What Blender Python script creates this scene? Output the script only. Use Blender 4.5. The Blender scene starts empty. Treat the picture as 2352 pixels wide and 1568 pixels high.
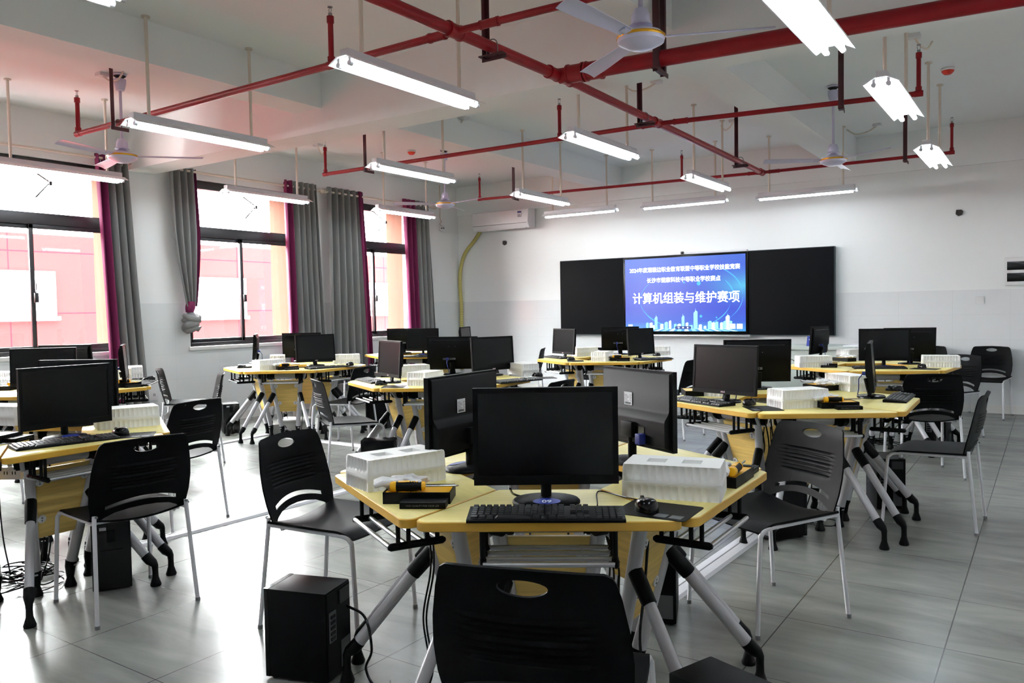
import bpy, bmesh, math, random
from math import sin, cos, pi, radians, hypot, atan2, degrees
from mathutils import Vector, Matrix
C = bpy.context.scene.collection
S = bpy.context.scene
rnd = random.Random(7)

# ------------------------------------------------------------------ camera, world, exposure
CAMH = 1.345
FPX = 1833.0
YAW, PITCH, ROLL = .59445, .04067, .01732
_fw = Vector((-sin(YAW)*cos(PITCH), cos(YAW)*cos(PITCH), -sin(PITCH)))
_rt = _fw.cross(Vector((0, 0, 1))).normalized()
_dn = _fw.cross(_rt)
RT = cos(ROLL)*_rt + sin(ROLL)*_dn
DN = -sin(ROLL)*_rt + cos(ROLL)*_dn
cd = bpy.data.cameras.new('camera')
cam = bpy.data.objects.new('camera', cd)
C.objects.link(cam)
cd.sensor_width = 36.0
cd.lens = FPX/2352*36.0
cd.clip_start = .05
cam.matrix_world = Matrix(((RT.x, -DN.x, -_fw.x, 0), (RT.y, -DN.y, -_fw.y, 0), (RT.z, -DN.z, -_fw.z, CAMH), (0, 0, 0, 1)))
S.camera = cam
S.view_settings.view_transform = 'Standard'
S.view_settings.look = 'None'
S.view_settings.gamma = 1.0
S.view_settings.exposure = 0.75
S.view_settings.use_curve_mapping = False
S.cycles.use_denoising = True
S.cycles.max_bounces = 6
S.cycles.diffuse_bounces = 4
S.cycles.use_adaptive_sampling = True
S.cycles.adaptive_threshold = .05
S.cycles.glossy_bounces = 3
S.cycles.sample_clamp_indirect = 6.0
SKY = 62.0
TUBE = 22.5
w = bpy.data.worlds.new('world')
S.world = w
w.use_nodes = True
bg = w.node_tree.nodes['Background']
bg.inputs[0].default_value = (.96, .975, .97, 1)
bg.inputs[1].default_value = SKY


def ray(px, py):
    return RT*(px-1176.0) + DN*(py-784.0) + _fw*FPX


def at(px, py, x=None, y=None, z=None):
    "the point of the room that the photograph shows at a pixel, on a plane of known height or depth"
    d = ray(px, py)
    t = (z-CAMH)/d.z if z is not None else (y/d.y if y is not None else x/d.x)
    return Vector((0, 0, CAMH)) + d*t


# ------------------------------------------------------------------ materials
def lin(c):
    return tuple(((v/255)/12.92 if v/255 <= .04045 else ((v/255+.055)/1.055)**2.4) for v in c)


def mat(name, rgb, rough=.5, metal=0, spec=.5, bump=0, bscale=60, var=0, vscale=8, emit=None, coat=0):
    m = bpy.data.materials.new(name)
    m.use_nodes = True
    nt = m.node_tree
    b = nt.nodes['Principled BSDF']
    c = (*lin(rgb), 1)
    b.inputs['Base Color'].default_value = c
    b.inputs['Roughness'].default_value = rough
    b.inputs['Metallic'].default_value = metal
    b.inputs['Specular IOR Level'].default_value = spec
    b.inputs['Coat Weight'].default_value = coat
    tc = nt.nodes.new('ShaderNodeTexCoord')
    n = nt.nodes.new('ShaderNodeTexNoise')
    n.inputs['Scale'].default_value = vscale
    n.inputs['Detail'].default_value = 4
    nt.links.new(tc.outputs['Object'], n.inputs['Vector'])
    mx = nt.nodes.new('ShaderNodeMix')
    mx.data_type = 'RGBA'
    v = max(var, .02)
    mx.inputs['A'].default_value = (*[x*(1-v) for x in c[:3]], 1)
    mx.inputs['B'].default_value = (*[min(1, x*(1+v)) for x in c[:3]], 1)
    nt.links.new(n.outputs['Fac'], mx.inputs['Factor'])
    nt.links.new(mx.outputs['Result'], b.inputs['Base Color'])
    if bump:
        n2 = nt.nodes.new('ShaderNodeTexNoise')
        n2.inputs['Scale'].default_value = bscale
        nt.links.new(tc.outputs['Object'], n2.inputs['Vector'])
        bp = nt.nodes.new('ShaderNodeBump')
        bp.inputs['Strength'].default_value = bump
        bp.inputs['Distance'].default_value = .002
        nt.links.new(n2.outputs['Fac'], bp.inputs['Height'])
        nt.links.new(bp.outputs['Normal'], b.inputs['Normal'])
    if emit:
        b.inputs['Emission Color'].default_value = (*lin(emit[:3]), 1)
        b.inputs['Emission Strength'].default_value = emit[3]
    return m


def math_node(nt, op, a, b=None):
    n = nt.nodes.new('ShaderNodeMath')
    n.operation = op
    for i, v in enumerate((a, b)):
        if v is None:
            continue
        if isinstance(v, (int, float)):
            n.inputs[i].default_value = v
        else:
            nt.links.new(v, n.inputs[i])
    return n.outputs[0]


def grooves(nt, src, period, offset, width):
    "1 on the joint lines of a tiling, 0 elsewhere"
    a = math_node(nt, 'SUBTRACT', src, offset)
    a = math_node(nt, 'DIVIDE', a, period)
    a = math_node(nt, 'FRACT', a)
    a = math_node(nt, 'SUBTRACT', a, .5)
    a = math_node(nt, 'ABSOLUTE', a)
    return math_node(nt, 'GREATER_THAN', a, .5-width/period/2)


def wall_mat(name, along, paint, tile):
    m = mat(name, paint, .6)
    nt = m.node_tree
    b = nt.nodes['Principled BSDF']
    g = nt.nodes.new('ShaderNodeNewGeometry')
    sp = nt.nodes.new('ShaderNodeSeparateXYZ')
    nt.links.new(g.outputs['Position'], sp.inputs[0])
    z = sp.outputs['Z']
    below = math_node(nt, 'LESS_THAN', z, 1.48)
    gl = math_node(nt, 'MAXIMUM', grooves(nt, z, .3, 1.48, .003), grooves(nt, sp.outputs[along], .6, .2, .003))
    tc = nt.nodes.new('ShaderNodeTexNoise')
    tc.inputs['Scale'].default_value = 1.5
    tc.inputs['Detail'].default_value = 6
    nt.links.new(g.outputs['Position'], tc.inputs['Vector'])
    vein = nt.nodes.new('ShaderNodeMix')
    vein.data_type = 'RGBA'
    t = lin(tile)
    vein.inputs['A'].default_value = (*[x*.93 for x in t], 1)
    vein.inputs['B'].default_value = (*[x*1.03 for x in t], 1)
    nt.links.new(tc.outputs['Fac'], vein.inputs['Factor'])
    jt = nt.nodes.new('ShaderNodeMix')
    jt.data_type = 'RGBA'
    jt.inputs['B'].default_value = (*[x*.87 for x in t], 1)
    nt.links.new(gl, jt.inputs['Factor'])
    nt.links.new(vein.outputs['Result'], jt.inputs['A'])
    mx = nt.nodes.new('ShaderNodeMix')
    mx.data_type = 'RGBA'
    mx.inputs['A'].default_value = (*lin(paint), 1)
    nt.links.new(below, mx.inputs['Factor'])
    nt.links.new(jt.outputs['Result'], mx.inputs['B'])
    nt.links.new(mx.outputs['Result'], b.inputs['Base Color'])
    r = math_node(nt, 'MULTIPLY', below, -.5)
    nt.links.new(math_node(nt, 'ADD', r, .65), b.inputs['Roughness'])
    return m


def floor_mat():
    m = mat('floor_tiles', (140, 142, 138), .25)
    nt = m.node_tree
    b = nt.nodes['Principled BSDF']
    g = nt.nodes.new('ShaderNodeNewGeometry')
    sp = nt.nodes.new('ShaderNodeSeparateXYZ')
    nt.links.new(g.outputs['Position'], sp.inputs[0])
    gl = math_node(nt, 'MAXIMUM', grooves(nt, sp.outputs['X'], .6, -.332, .005), grooves(nt, sp.outputs['Y'], .6, .45, .004))
    mp = nt.nodes.new('ShaderNodeMapping')
    mp.inputs['Scale'].default_value = (1.0, 3.2, 1)
    mp.inputs['Rotation'].default_value = (0, 0, .5)
    nt.links.new(g.outputs['Position'], mp.inputs['Vector'])
    n = nt.nodes.new('ShaderNodeTexNoise')
    n.inputs['Scale'].default_value = 1.6
    n.inputs['Detail'].default_value = 7
    n.inputs['Distortion'].default_value = .6
    n.inputs['Roughness'].default_value = .6
    nt.links.new(mp.outputs['Vector'], n.inputs['Vector'])
    r = nt.nodes.new('ShaderNodeValToRGB')
    r.color_ramp.elements[0].position = .2
    r.color_ramp.elements[0].color = (*lin((102, 104, 101)), 1)
    r.color_ramp.elements[1].position = .85
    r.color_ramp.elements[1].color = (*lin((158, 161, 154)), 1)
    nt.links.new(n.outputs['Fac'], r.inputs['Fac'])
    mx = nt.nodes.new('ShaderNodeMix')
    mx.data_type = 'RGBA'
    mx.inputs['B'].default_value = (*lin((72, 72, 70)), 1)
    nt.links.new(gl, mx.inputs['Factor'])
    nt.links.new(r.outputs['Color'], mx.inputs['A'])
    nt.links.new(mx.outputs['Result'], b.inputs['Base Color'])
    n3 = nt.nodes.new('ShaderNodeTexNoise')
    n3.inputs['Scale'].default_value = 9
    nt.links.new(g.outputs['Position'], n3.inputs['Vector'])
    b.inputs['Roughness'].default_value = .27
    return m


def wood_mat(name, rgb, amt=.12, sc=(1.5, 22, 22)):
    m = mat(name, rgb, .38)
    nt = m.node_tree
    b = nt.nodes['Principled BSDF']
    tc = nt.nodes.new('ShaderNodeTexCoord')
    mp = nt.nodes.new('ShaderNodeMapping')
    mp.inputs['Scale'].default_value = sc
    nt.links.new(tc.outputs['Object'], mp.inputs['Vector'])
    n = nt.nodes.new('ShaderNodeTexNoise')
    n.inputs['Scale'].default_value = 3
    n.inputs['Detail'].default_value = 6
    nt.links.new(mp.outputs['Vector'], n.inputs['Vector'])
    c = lin(rgb)
    r = nt.nodes.new('ShaderNodeValToRGB')
    r.color_ramp.elements[0].position = .3
    r.color_ramp.elements[0].color = (*[x*(1-amt) for x in c], 1)
    r.color_ramp.elements[1].position = .7
    r.color_ramp.elements[1].color = (*[min(1, x*(1+amt)) for x in c], 1)
    nt.links.new(n.outputs['Fac'], r.inputs['Fac'])
    nt.links.new(r.outputs['Color'], b.inputs['Base Color'])
    return m


def glass_mat():
    m = bpy.data.materials.new('window_glass')
    m.use_nodes = True
    nt = m.node_tree
    nt.nodes.clear()
    o = nt.nodes.new('ShaderNodeOutputMaterial')
    mx = nt.nodes.new('ShaderNodeMixShader')
    tr = nt.nodes.new('ShaderNodeBsdfTransparent')
    tr.inputs[0].default_value = (.96, .97, .97, 1)
    gl = nt.nodes.new('ShaderNodeBsdfGlossy')
    gl.inputs['Roughness'].default_value = .02
    mx.inputs[0].default_value = .06
    nt.links.new(tr.outputs[0], mx.inputs[1])
    nt.links.new(gl.outputs[0], mx.inputs[2])
    nt.links.new(mx.outputs[0], o.inputs[0])
    return m


def facade_mat():
    m = mat('facade_panels', (238, 150, 150), .9, spec=0)
    nt = m.node_tree
    b = nt.nodes['Principled BSDF']
    g = nt.nodes.new('ShaderNodeNewGeometry')
    sp = nt.nodes.new('ShaderNodeSeparateXYZ')
    nt.links.new(g.outputs['Position'], sp.inputs[0])
    gl = math_node(nt, 'MAXIMUM', grooves(nt, sp.outputs['Y'], 1.35, .3, .02), grooves(nt, sp.outputs['Z'], .95, .45, .02))
    mx = nt.nodes.new('ShaderNodeMix')
    mx.data_type = 'RGBA'
    mx.inputs['A'].default_value = (*lin((84, 30, 30)), 1)
    mx.inputs['B'].default_value = (*lin((72, 20, 26)), 1)
    nt.links.new(gl, mx.inputs['Factor'])
    nt.links.new(mx.outputs['Result'], b.inputs['Base Color'])
    return m


M = dict(
    paint_left=wall_mat('paint_and_tile_left', 'Y', (236, 239, 238), (228, 233, 232)),
    paint_front=wall_mat('paint_and_tile_front', 'X', (236, 239, 238), (230, 233, 234)),
    ceiling=mat('ceiling_paint', (240, 244, 243), .8, bump=.05, var=.02, vscale=2),
    floor=floor_mat(),
    wood=wood_mat('maple_top', (234, 219, 140), .07),
    edge=mat('maple_edge_band', (206, 160, 56), .4),
    panelwood=wood_mat('maple_panel', (212, 180, 100), .16),
    silver=mat('silver_paint', (196, 196, 200), .33, .15),
    alu=mat('aluminium_tube', (205, 206, 210), .25, .6),
    black=mat('black_plastic', (9, 9, 10), .45, spec=.12, bump=.1, bscale=300),
    chairblack=mat('chair_plastic', (10, 10, 11), .5, spec=.07, bump=.12, bscale=400),
    gloss=mat('gloss_black', (7, 7, 8), .18, spec=.3),
    casing=mat('monitor_casing', (8, 8, 9), .45, spec=.1, bump=.08, bscale=500),
    screen=mat('monitor_glass', (5, 5, 6), .25, spec=.18),
    key=mat('keycaps', (26, 26, 28), .45),
    white=mat('white_tube', (226, 226, 230), .3),
    plate=mat('white_plate', (222, 222, 222), .4),
    foam=mat('polystyrene', (246, 246, 243), .8, bump=.2, bscale=260),
    yellow=mat('yellow_plastic', (240, 178, 10), .35),
    steel=mat('steel', (150, 150, 152), .25, .9),
    glove=mat('white_cotton', (236, 236, 236), .85, bump=.5, bscale=120),
    red=mat('red_pipe_paint', (128, 6, 18), .42, spec=.3, var=.15, vscale=5),
    maroon=mat('maroon_steel', (62, 14, 22), .5),
    pvc=mat('cream_pvc', (214, 203, 188), .5),
    fixture=mat('fixture_enamel', (206, 206, 210), .4),
    reflector=mat('reflector_white', (244, 244, 246), .35),
    tube=mat('lit_tube', (250, 252, 255), .4, emit=(236, 248, 255, TUBE)),
    cap=mat('grey_cap', (120, 120, 122), .5),
    fan=mat('fan_enamel', (196, 193, 216), .3),
    gold=mat('gold_ring', (205, 150, 30), .3, .6),
    detector=mat('detector_red', (200, 45, 20), .5),
    frame=mat('window_aluminium', (28, 25, 27), .4),
    sill=mat('white_stone', (226, 226, 222), .4),
    glass=glass_mat(),
    grey=mat('grey_curtain', (126, 127, 126), .85, bump=.25, bscale=500),
    purple=mat('purple_lining', (100, 10, 62), .8, bump=.2, bscale=500),
    facade=facade_mat(),
    facadewhite=mat('facade_white', (250, 250, 252), .7),
    salmon=mat('salmon_render', (84, 58, 49), .9, spec=0),
    soffit=mat('soffit_render', (112, 78, 80), .9, spec=0),
    pave=mat('outside_paving', (178, 180, 180), .9, spec=0),
    ac=mat('ac_white', (236, 237, 239), .35),
    hose=mat('wrapped_hose', (206, 196, 118), .6),
    hoseband=mat('hose_band', (150, 140, 80), .6),
    board=mat('blackboard_glass', (12, 12, 15), .6, spec=.08),
    boardframe=mat('board_frame', (18, 40, 44), .4),
    txt=mat('screen_white', (250, 250, 255), .5, emit=(250, 250, 255, .72)),
    sky1=mat('skyline_cyan', (120, 205, 255), .5, emit=(130, 210, 255, .62)),
    sky2=mat('skyline_pale', (190, 235, 255), .5, emit=(180, 232, 255, .72)),
    arc=mat('arc_cyan', (60, 150, 250), .5, emit=(60, 150, 250, .5)),
    pill=mat('toolbar_navy', (30, 50, 110), .5, emit=(34, 60, 130, .35)),
    podium=mat('podium_grey', (196, 204, 198), .5),
    blue=mat('blue_print', (18, 44, 140), .4),
    ink=mat('printed_white', (225, 230, 240), .5),
    darkink=mat('printed_dark', (50, 50, 55), .5),
    sticker=mat('label_paper', (214, 216, 220), .5),
    vga=mat('vga_blue', (12, 30, 110), .5),
    dust=mat('printed_grey', (95, 97, 100), .5),
    pink=mat('cardboard', (222, 176, 140), .7),
    hole=mat('dark_putty', (58, 55, 52), .9),
    greyplast=mat('grey_plastic_box', (168, 170, 168), .5),
    asus=mat('logo_red', (215, 190, 200), .4),
)


def screen_mat():
    m = bpy.data.materials.new('lit_display')
    m.use_nodes = True
    nt = m.node_tree
    b = nt.nodes['Principled BSDF']
    b.inputs['Base Color'].default_value = (.01, .02, .05, 1)
    b.inputs['Roughness'].default_value = .3
    tc = nt.nodes.new('ShaderNodeTexCoord')
    sp = nt.nodes.new('ShaderNodeSeparateXYZ')
    nt.links.new(tc.outputs['Generated'], sp.inputs[0])
    r = nt.nodes.new('ShaderNodeValToRGB')
    e = r.color_ramp.elements
    e[0].position = 0
    e[0].color = (*lin((70, 180, 250)), 1)
    e[1].position = 1
    e[1].color = (*lin((50, 105, 235)), 1)
    for p, c in ((.13, (45, 100, 238)), (.3, (52, 78, 232)), (.6, (52, 84, 232))):
        q = e.new(p)
        q.color = (*lin(c), 1)
    nt.links.new(sp.outputs['Z'], r.inputs['Fac'])
    # soft cyan light towards the right edge of the picture on the display
    mp = nt.nodes.new('ShaderNodeMapping')
    mp.inputs['Location'].default_value = (-1.0, 0, -.55)
    nt.links.new(tc.outputs['Generated'], mp.inputs['Vector'])
    gr = nt.nodes.new('ShaderNodeTexGradient')
    gr.gradient_type = 'QUADRATIC_SPHERE'
    mp.inputs['Scale'].default_value = (2.2, 0, 3.2)
    mp.inputs['Location'].default_value = (-2.2, 0, -1.9)
    nt.links.new(mp.outputs['Vector'], gr.inputs['Vector'])
    mx = nt.nodes.new('ShaderNodeMix')
    mx.data_type = 'RGBA'
    mx.inputs['B'].default_value = (*lin((90, 215, 255)), 1)
    nt.links.new(gr.outputs['Fac'], mx.inputs['Factor'])
    nt.links.new(r.outputs['Color'], mx.inputs['A'])
    nt.links.new(mx.outputs['Result'], b.inputs['Emission Color'])
    b.inputs['Emission Strength'].default_value = .5
    return m


M['display'] = screen_mat()


# ------------------------------------------------------------------ mesh builder
class MB:
    def __init__(s):
        s.v, s.f, s.m = [], [], []

    def add(s, vs, fs, mi=0):
        o = len(s.v)
        s.v += [tuple(p) for p in vs]
        s.f += [tuple(i+o for i in f) for f in fs]
        s.m += [mi]*len(fs)
        return s

    def box(s, x0, x1, y0, y1, z0, z1, mi=0, bev=0):
        if bev:
            bev = min(bev, (x1-x0)*.45, (y1-y0)*.45, (z1-z0)*.45)
            bm = bmesh.new()
            bmesh.ops.create_cube(bm, size=1)
            for v in bm.verts:
                v.co = Vector(((x0+x1)/2+v.co.x*(x1-x0), (y0+y1)/2+v.co.y*(y1-y0), (z0+z1)/2+v.co.z*(z1-z0)))
            bmesh.ops.bevel(bm, geom=bm.edges[:], offset=bev, segments=2, profile=.6, affect='EDGES')
            bm.verts.index_update()
            s.add([v.co for v in bm.verts], [[v.index for v in f.verts] for f in bm.faces], mi)
            bm.free()
            return s
        vs = [(x, y, z) for z in (z0, z1) for y in (y0, y1) for x in (x0, x1)]
        return s.add(vs, [(0, 2, 3, 1), (4, 5, 7, 6), (0, 1, 5, 4), (2, 6, 7, 3), (0, 4, 6, 2), (1, 3, 7, 5)], mi)

    def obox(s, c, ex, ey, ez, mi=0):
        "box at c with half-extent vectors"
        c, ex, ey, ez = map(Vector, (c, ex, ey, ez))
        vs = [c+ex*a+ey*b+ez*d for d in (-1, 1) for b in (-1, 1) for a in (-1, 1)]
        return s.add(vs, [(0, 2, 3, 1), (4, 5, 7, 6), (0, 1, 5, 4), (2, 6, 7, 3), (0, 4, 6, 2), (1, 3, 7, 5)], mi)

    def cyl(s, p0, p1, r0, r1=None, n=14, mi=0, cap=True):
        return s.tube([p0, p1], [r0, r0 if r1 is None else r1], n, mi, cap)

    def tube(s, path, r, n=10, mi=0, cap=True, flat=1.0, up=None):
        "swept tube; flat<1 squeezes it across the up direction into an oval"
        P = [Vector(p) for p in path]
        k = len(P)
        if not isinstance(r, (list, tuple)):
            r = [r]*k
        T = [((P[min(i+1, k-1)]-P[max(i-1, 0)]).normalized()) for i in range(k)]
        u = Vector(up) if up else (Vector((0, 0, 1)) if abs(T[0].z) < .9 else Vector((1, 0, 0)))
        vs, fs = [], []
        for i in range(k):
            a = (u - T[i]*u.dot(T[i])).normalized()
            b = T[i].cross(a)
            if not up:
                u = a
            for j in range(n):
                t = 2*pi*j/n
                vs.append(P[i] + a*cos(t)*r[i] + b*sin(t)*r[i]*flat)
        for i in range(k-1):
            for j in range(n):
                q = (j+1) % n
                fs.append((i*n+j, i*n+q, (i+1)*n+q, (i+1)*n+j))
        if cap:
            fs.append(tuple(range(n-1, -1, -1)))
            fs.append(tuple((k-1)*n+j for j in range(n)))
        return s.add(vs, fs, mi)

    def lathe(s, prof, n=20, c=(0, 0, 0), sx=1, sy=1, mi=0):
        "profile (r, z) turned about z"
        vs, fs = [], []
        for r, z in prof:
            for j in range(n):
                t = 2*pi*j/n
                vs.append((c[0]+r*cos(t)*sx, c[1]+r*sin(t)*sy, c[2]+z))
        k = len(prof)
        for i in range(k-1):
            for j in range(n):
                q = (j+1) % n
                fs.append((i*n+j, i*n+q, (i+1)*n+q, (i+1)*n+j))
        fs.append(tuple(range(n-1, -1, -1)))
        fs.append(tuple((k-1)*n+j for j in range(n)))
        return s.add(vs, fs, mi)

    def prism(s, poly, h0, h1, f=None, mi=0, ms=None):
        "polygon (a, b) extruded h0..h1; f maps (a, b, h) to a point"
        f = f or (lambda a, b, h: (a, b, h))
        n = len(poly)
        vs = [f(a, b, h0) for a, b in poly] + [f(a, b, h1) for a, b in poly]
        o = len(s.v)
        s.v += [tuple(p) for p in vs]
        s.f += [tuple(o+i for i in range(n-1, -1, -1)), tuple(o+n+i for i in range(n))]
        s.m += [mi, mi]
        for i in range(n):
            q = (i+1) % n
            s.f.append((o+i, o+q, o+n+q, o+n+i))
            s.m.append(mi if ms is None else ms)
        return s

    def grid(s, fn, nu, nv, mi=0):
        vs = [fn(i/nu, j/nv) for j in range(nv+1) for i in range(nu+1)]
        fs = [(j*(nu+1)+i, j*(nu+1)+i+1, (j+1)*(nu+1)+i+1, (j+1)*(nu+1)+i) for j in range(nv) for i in range(nu)]
        return s.add(vs, fs, mi)

    def mesh(s, name, mats, smooth=35):
        me = bpy.data.meshes.new(name)
        me.from_pydata(s.v, [], s.f)
        for m in (mats if isinstance(mats, (list, tuple)) else [mats]):
            me.materials.append(M[m] if isinstance(m, str) else m)
        me.polygons.foreach_set('material_index', s.m)
        bm = bmesh.new()
        bm.from_mesh(me)
        bmesh.ops.recalc_face_normals(bm, faces=bm.faces[:])
        bm.to_mesh(me)
        bm.free()
        finish(me, smooth)
        return me

    def build(s, name, mats, parent=None, smooth=35):
        return put(name, s.mesh(name, mats, smooth), parent)


def finish(me, smooth=35):
    if smooth:
        me.polygons.foreach_set('use_smooth', [True]*len(me.polygons))
        me.set_sharp_from_angle(angle=radians(smooth))
    me.update()


def put(name, me, parent=None):
    o = bpy.data.objects.new(name, me)
    C.objects.link(o)
    if parent:
        o.parent = parent
    return o


def tag(o, label=None, cat=None, group=None, kind=None):
    if label:
        o['label'] = label
    if cat:
        o['category'] = cat
    if group:
        o['group'] = group
    if kind:
        o['kind'] = kind
    return o


def thing(name, label=None, cat=None, group=None, loc=(0, 0, 0), rz=0):
    o = bpy.data.objects.new(name, None)
    o.empty_display_size = .05
    C.objects.link(o)
    o.location = loc
    o.rotation_euler.z = rz
    return tag(o, label, cat, group)


def struct(o):
    o['kind'] = 'structure'
    return o


kids = {}


def copy_tree(o, parent=None):
    c = o.copy()
    C.objects.link(c)
    c.parent = parent
    for ch in [k for k in o.children]:
        copy_tree(ch, c)
    return c


class Kit:
    "first use places the original, later uses place copies of it and of all its parts"
    def __init__(s, make):
        s.make, s.proto, s.used = make, None, False

    def place(s, loc, ang, label, cat, group=None):
        if s.proto is None:
            s.proto = s.make()
            o = s.proto
        else:
            o = copy_tree(s.proto)
        o.location = loc
        o.rotation_euler.z = radians(ang-90)
        for k in ('label', 'category', 'group'):
            if k in o:
                del o[k]
        return tag(o, label, cat, group)


def text_mesh(name, body, size, mats, parent=None, bold=0.0, extrude=.0004, align='CENTER', sx=1.0):
    cu = bpy.data.curves.new(name, 'FONT')
    cu.body = body
    cu.size = size
    cu.align_x = align
    cu.align_y = 'CENTER'
    cu.offset = bold
    cu.extrude = extrude
    t = bpy.data.objects.new(name, cu)
    C.objects.link(t)
    dg = bpy.context.evaluated_depsgraph_get()
    dg.update()
    me = bpy.data.meshes.new_from_object(t.evaluated_get(dg), depsgraph=dg)
    bpy.data.objects.remove(t)
    bpy.data.curves.remove(cu)
    me.materials.clear()
    me.materials.append(M[mats])
    if sx != 1:
        me.transform(Matrix.Diagonal((sx, 1, 1, 1)))
    return put(name, me, parent)


def rounded(poly, r, seg=5):
    "round the corners of a convex polygon; r may be a list"
    out = []
    n = len(poly)
    for i in range(n):
        p, a, b = Vector(poly[i]), Vector(poly[i-1]), Vector(poly[(i+1) % n])
        rr = r[i] if isinstance(r, (list, tuple)) else r
        d0, d1 = (a-p).normalized(), (b-p).normalized()
        half = d0.angle(d1)/2
        t = rr/math.tan(half)
        c = p + (d0+d1).normalized()*rr/sin(half)
        v0, v1 = p+d0*t-c, p+d1*t-c
        a0, a1 = atan2(v0.y, v0.x), atan2(v1.y, v1.x)
        da = (a1-a0+pi) % (2*pi)-pi
        for k in range(seg+1):
            q = a0+da*k/seg
            out.append((c.x+rr*cos(q), c.y+rr*sin(q)))
    return out


def bez(pts, n=24):
    "Catmull-Rom through points"
    P = [Vector(p) for p in pts]
    P = [P[0]*2-P[1]]+P+[P[-1]*2-P[-2]]
    out = []
    k = len(P)-3
    per = max(2, n//k)
    for i in range(k):
        a, b, c, d = P[i:i+4]
        for j in range(per):
            t = j/per
            out.append(.5*((2*b)+(c-a)*t+(2*a-5*b+4*c-d)*t*t+(3*b-a-3*c+d)*t**3))
    out.append(P[-2])
    return out


# ------------------------------------------------------------------ room shell
XL, XR, YF, YB, ZC, ZB = -8.6, .6, 11.1, -1.2, 3.465, 2.964
struct(MB().box(XL-.3, XR+.2, YB-.2, YF+.2, -.12, 0).build('floor', 'floor'))
cm = MB().box(XL-.25, XR+.2, YB-.2, YF+.2, ZC, ZC+.15)
cl = struct(cm.build('ceiling', 'ceiling'))
for nm, b in (('ceiling_beam', (XL, XR, 5.04, 5.38)),):
    tag(struct(MB().box(b[0], b[1], b[2], b[3], ZB, ZC).build('trim_1', 'ceiling')), 'white ceiling beam crossing the room in front of the fan', 'beam')
n_ = 2
for x0, x1 in ((-5.75, -5.42), (-2.42, -2.09)):
    for y0, y1 in ((YB, 5.04), (5.38, YF)):
        struct(MB().box(x0, x1, y0, y1, 3.165, ZC).build('trim_%d' % n_, 'ceiling'))
        n_ += 1
struct(MB().box(XL, XR, YF-.03, YF, 2.975, ZC).build('trim_%d' % n_, 'ceiling'))
struct(MB().box(XL-.25, XR+.2, YF, YF+.2, 0, ZC).build('wall_front', 'paint_front'))
struct(MB().box(XR, XR+.2, YB, YF, 0, ZC).build('wall_right', 'paint_left'))
struct(MB().box(XL-.25, XR+.2, YB-.2, YB, 0, ZC).build('wall_back', 'paint_front'))
WINS = [(.62, 2.42), (3.18, 4.98), (5.80, 7.52), (8.12, 9.92)]
Z0, Z1 = .945, 2.98
wl = MB()
ys = [YB] + [v for p in WINS for v in p] + [YF]
for i in range(0, len(ys), 2):
    wl.box(XL-.25, XL, ys[i], ys[i+1], 0, ZC)
for a, b in WINS:
    wl.box(XL-.25, XL, a, b, 0, Z0)
    wl.box(XL-.25, XL, a, b, Z1, ZC)
struct(wl.build('wall_left', 'paint_left'))
struct(MB().box(XL, XL+.012, YB, YF, 0, .1).build('baseboard_left', 'sill'))
struct(MB().box(XL, XR, YF-.012, YF, 0, .1).build('baseboard_front', 'sill'))

# windows
MULL = [1.5, 4.06, 6.62, 9.05]
for i, (a, b) in enumerate(WINS):
    wn = struct(thing('window_%d' % (i+1)))
    wn.location = (XL-.09, (a+b)/2, Z0)
    h, hw = Z1-Z0, (b-a)/2
    m = MULL[i]-(a+b)/2
    f = MB()
    f.box(-.04, .04, -hw, hw, .01, .055, bev=.006)
    f.box(-.04, .04, -hw, hw, h-.1, h, bev=.006)
    f.box(-.04, .04, -hw, -hw+.055, .01, h, bev=.006)
    f.box(-.04, .04, hw-.055, hw, .01, h, bev=.006)
    f.box(-.045, .045, -hw, hw, 1.355, 1.475, bev=.006)
    f.build('window_frame', 'frame', wn)
    for k, (y0, y1, xo) in enumerate(((-hw+.055, m+.03, -.012), (m-.03, hw-.055, .02))):
        sm = MB()
        for yy in (y0, y1-.045):
            sm.box(xo-.014, xo+.014, yy, yy+.045, .055, 1.355, bev=.004)
        sm.box(xo-.014, xo+.014, y0, y1, .055, .1, bev=.004)
        sm.box(xo-.014, xo+.014, y0, y1, 1.31, 1.355, bev=.004)
        sash = sm.build('sash', 'frame', wn)
        MB().box(xo-.003, xo+.003, y0+.04, y1-.04, .095, 1.315).build('pane', 'glass', sash)
    MB().box(-.003, .003, -hw+.05, hw-.05, 1.47, h-.095).build('pane', 'glass', wn)
    MB().box(-.004, .05, -.02, .02, 0, .1, bev=.004).tube([(.03, 0, .09), (.05, 0, .2)], .005, 6).build('latch', 'frame', wn).location = (.02, m+.01, .55)
    MB().tube([(.05, m-.06, 1.95), (.16, m+.14, 1.78), (.1, m+.02, 1.62)], .009, 6).box(.15, .175, m+.125, m+.155, 1.75, 1.79).build('stay_arm', 'frame', wn)
    MB().box(.0, .115, -hw-.03, hw+.03, -.035, .01, bev=.006).build('window_sill', 'sill', wn)

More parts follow.
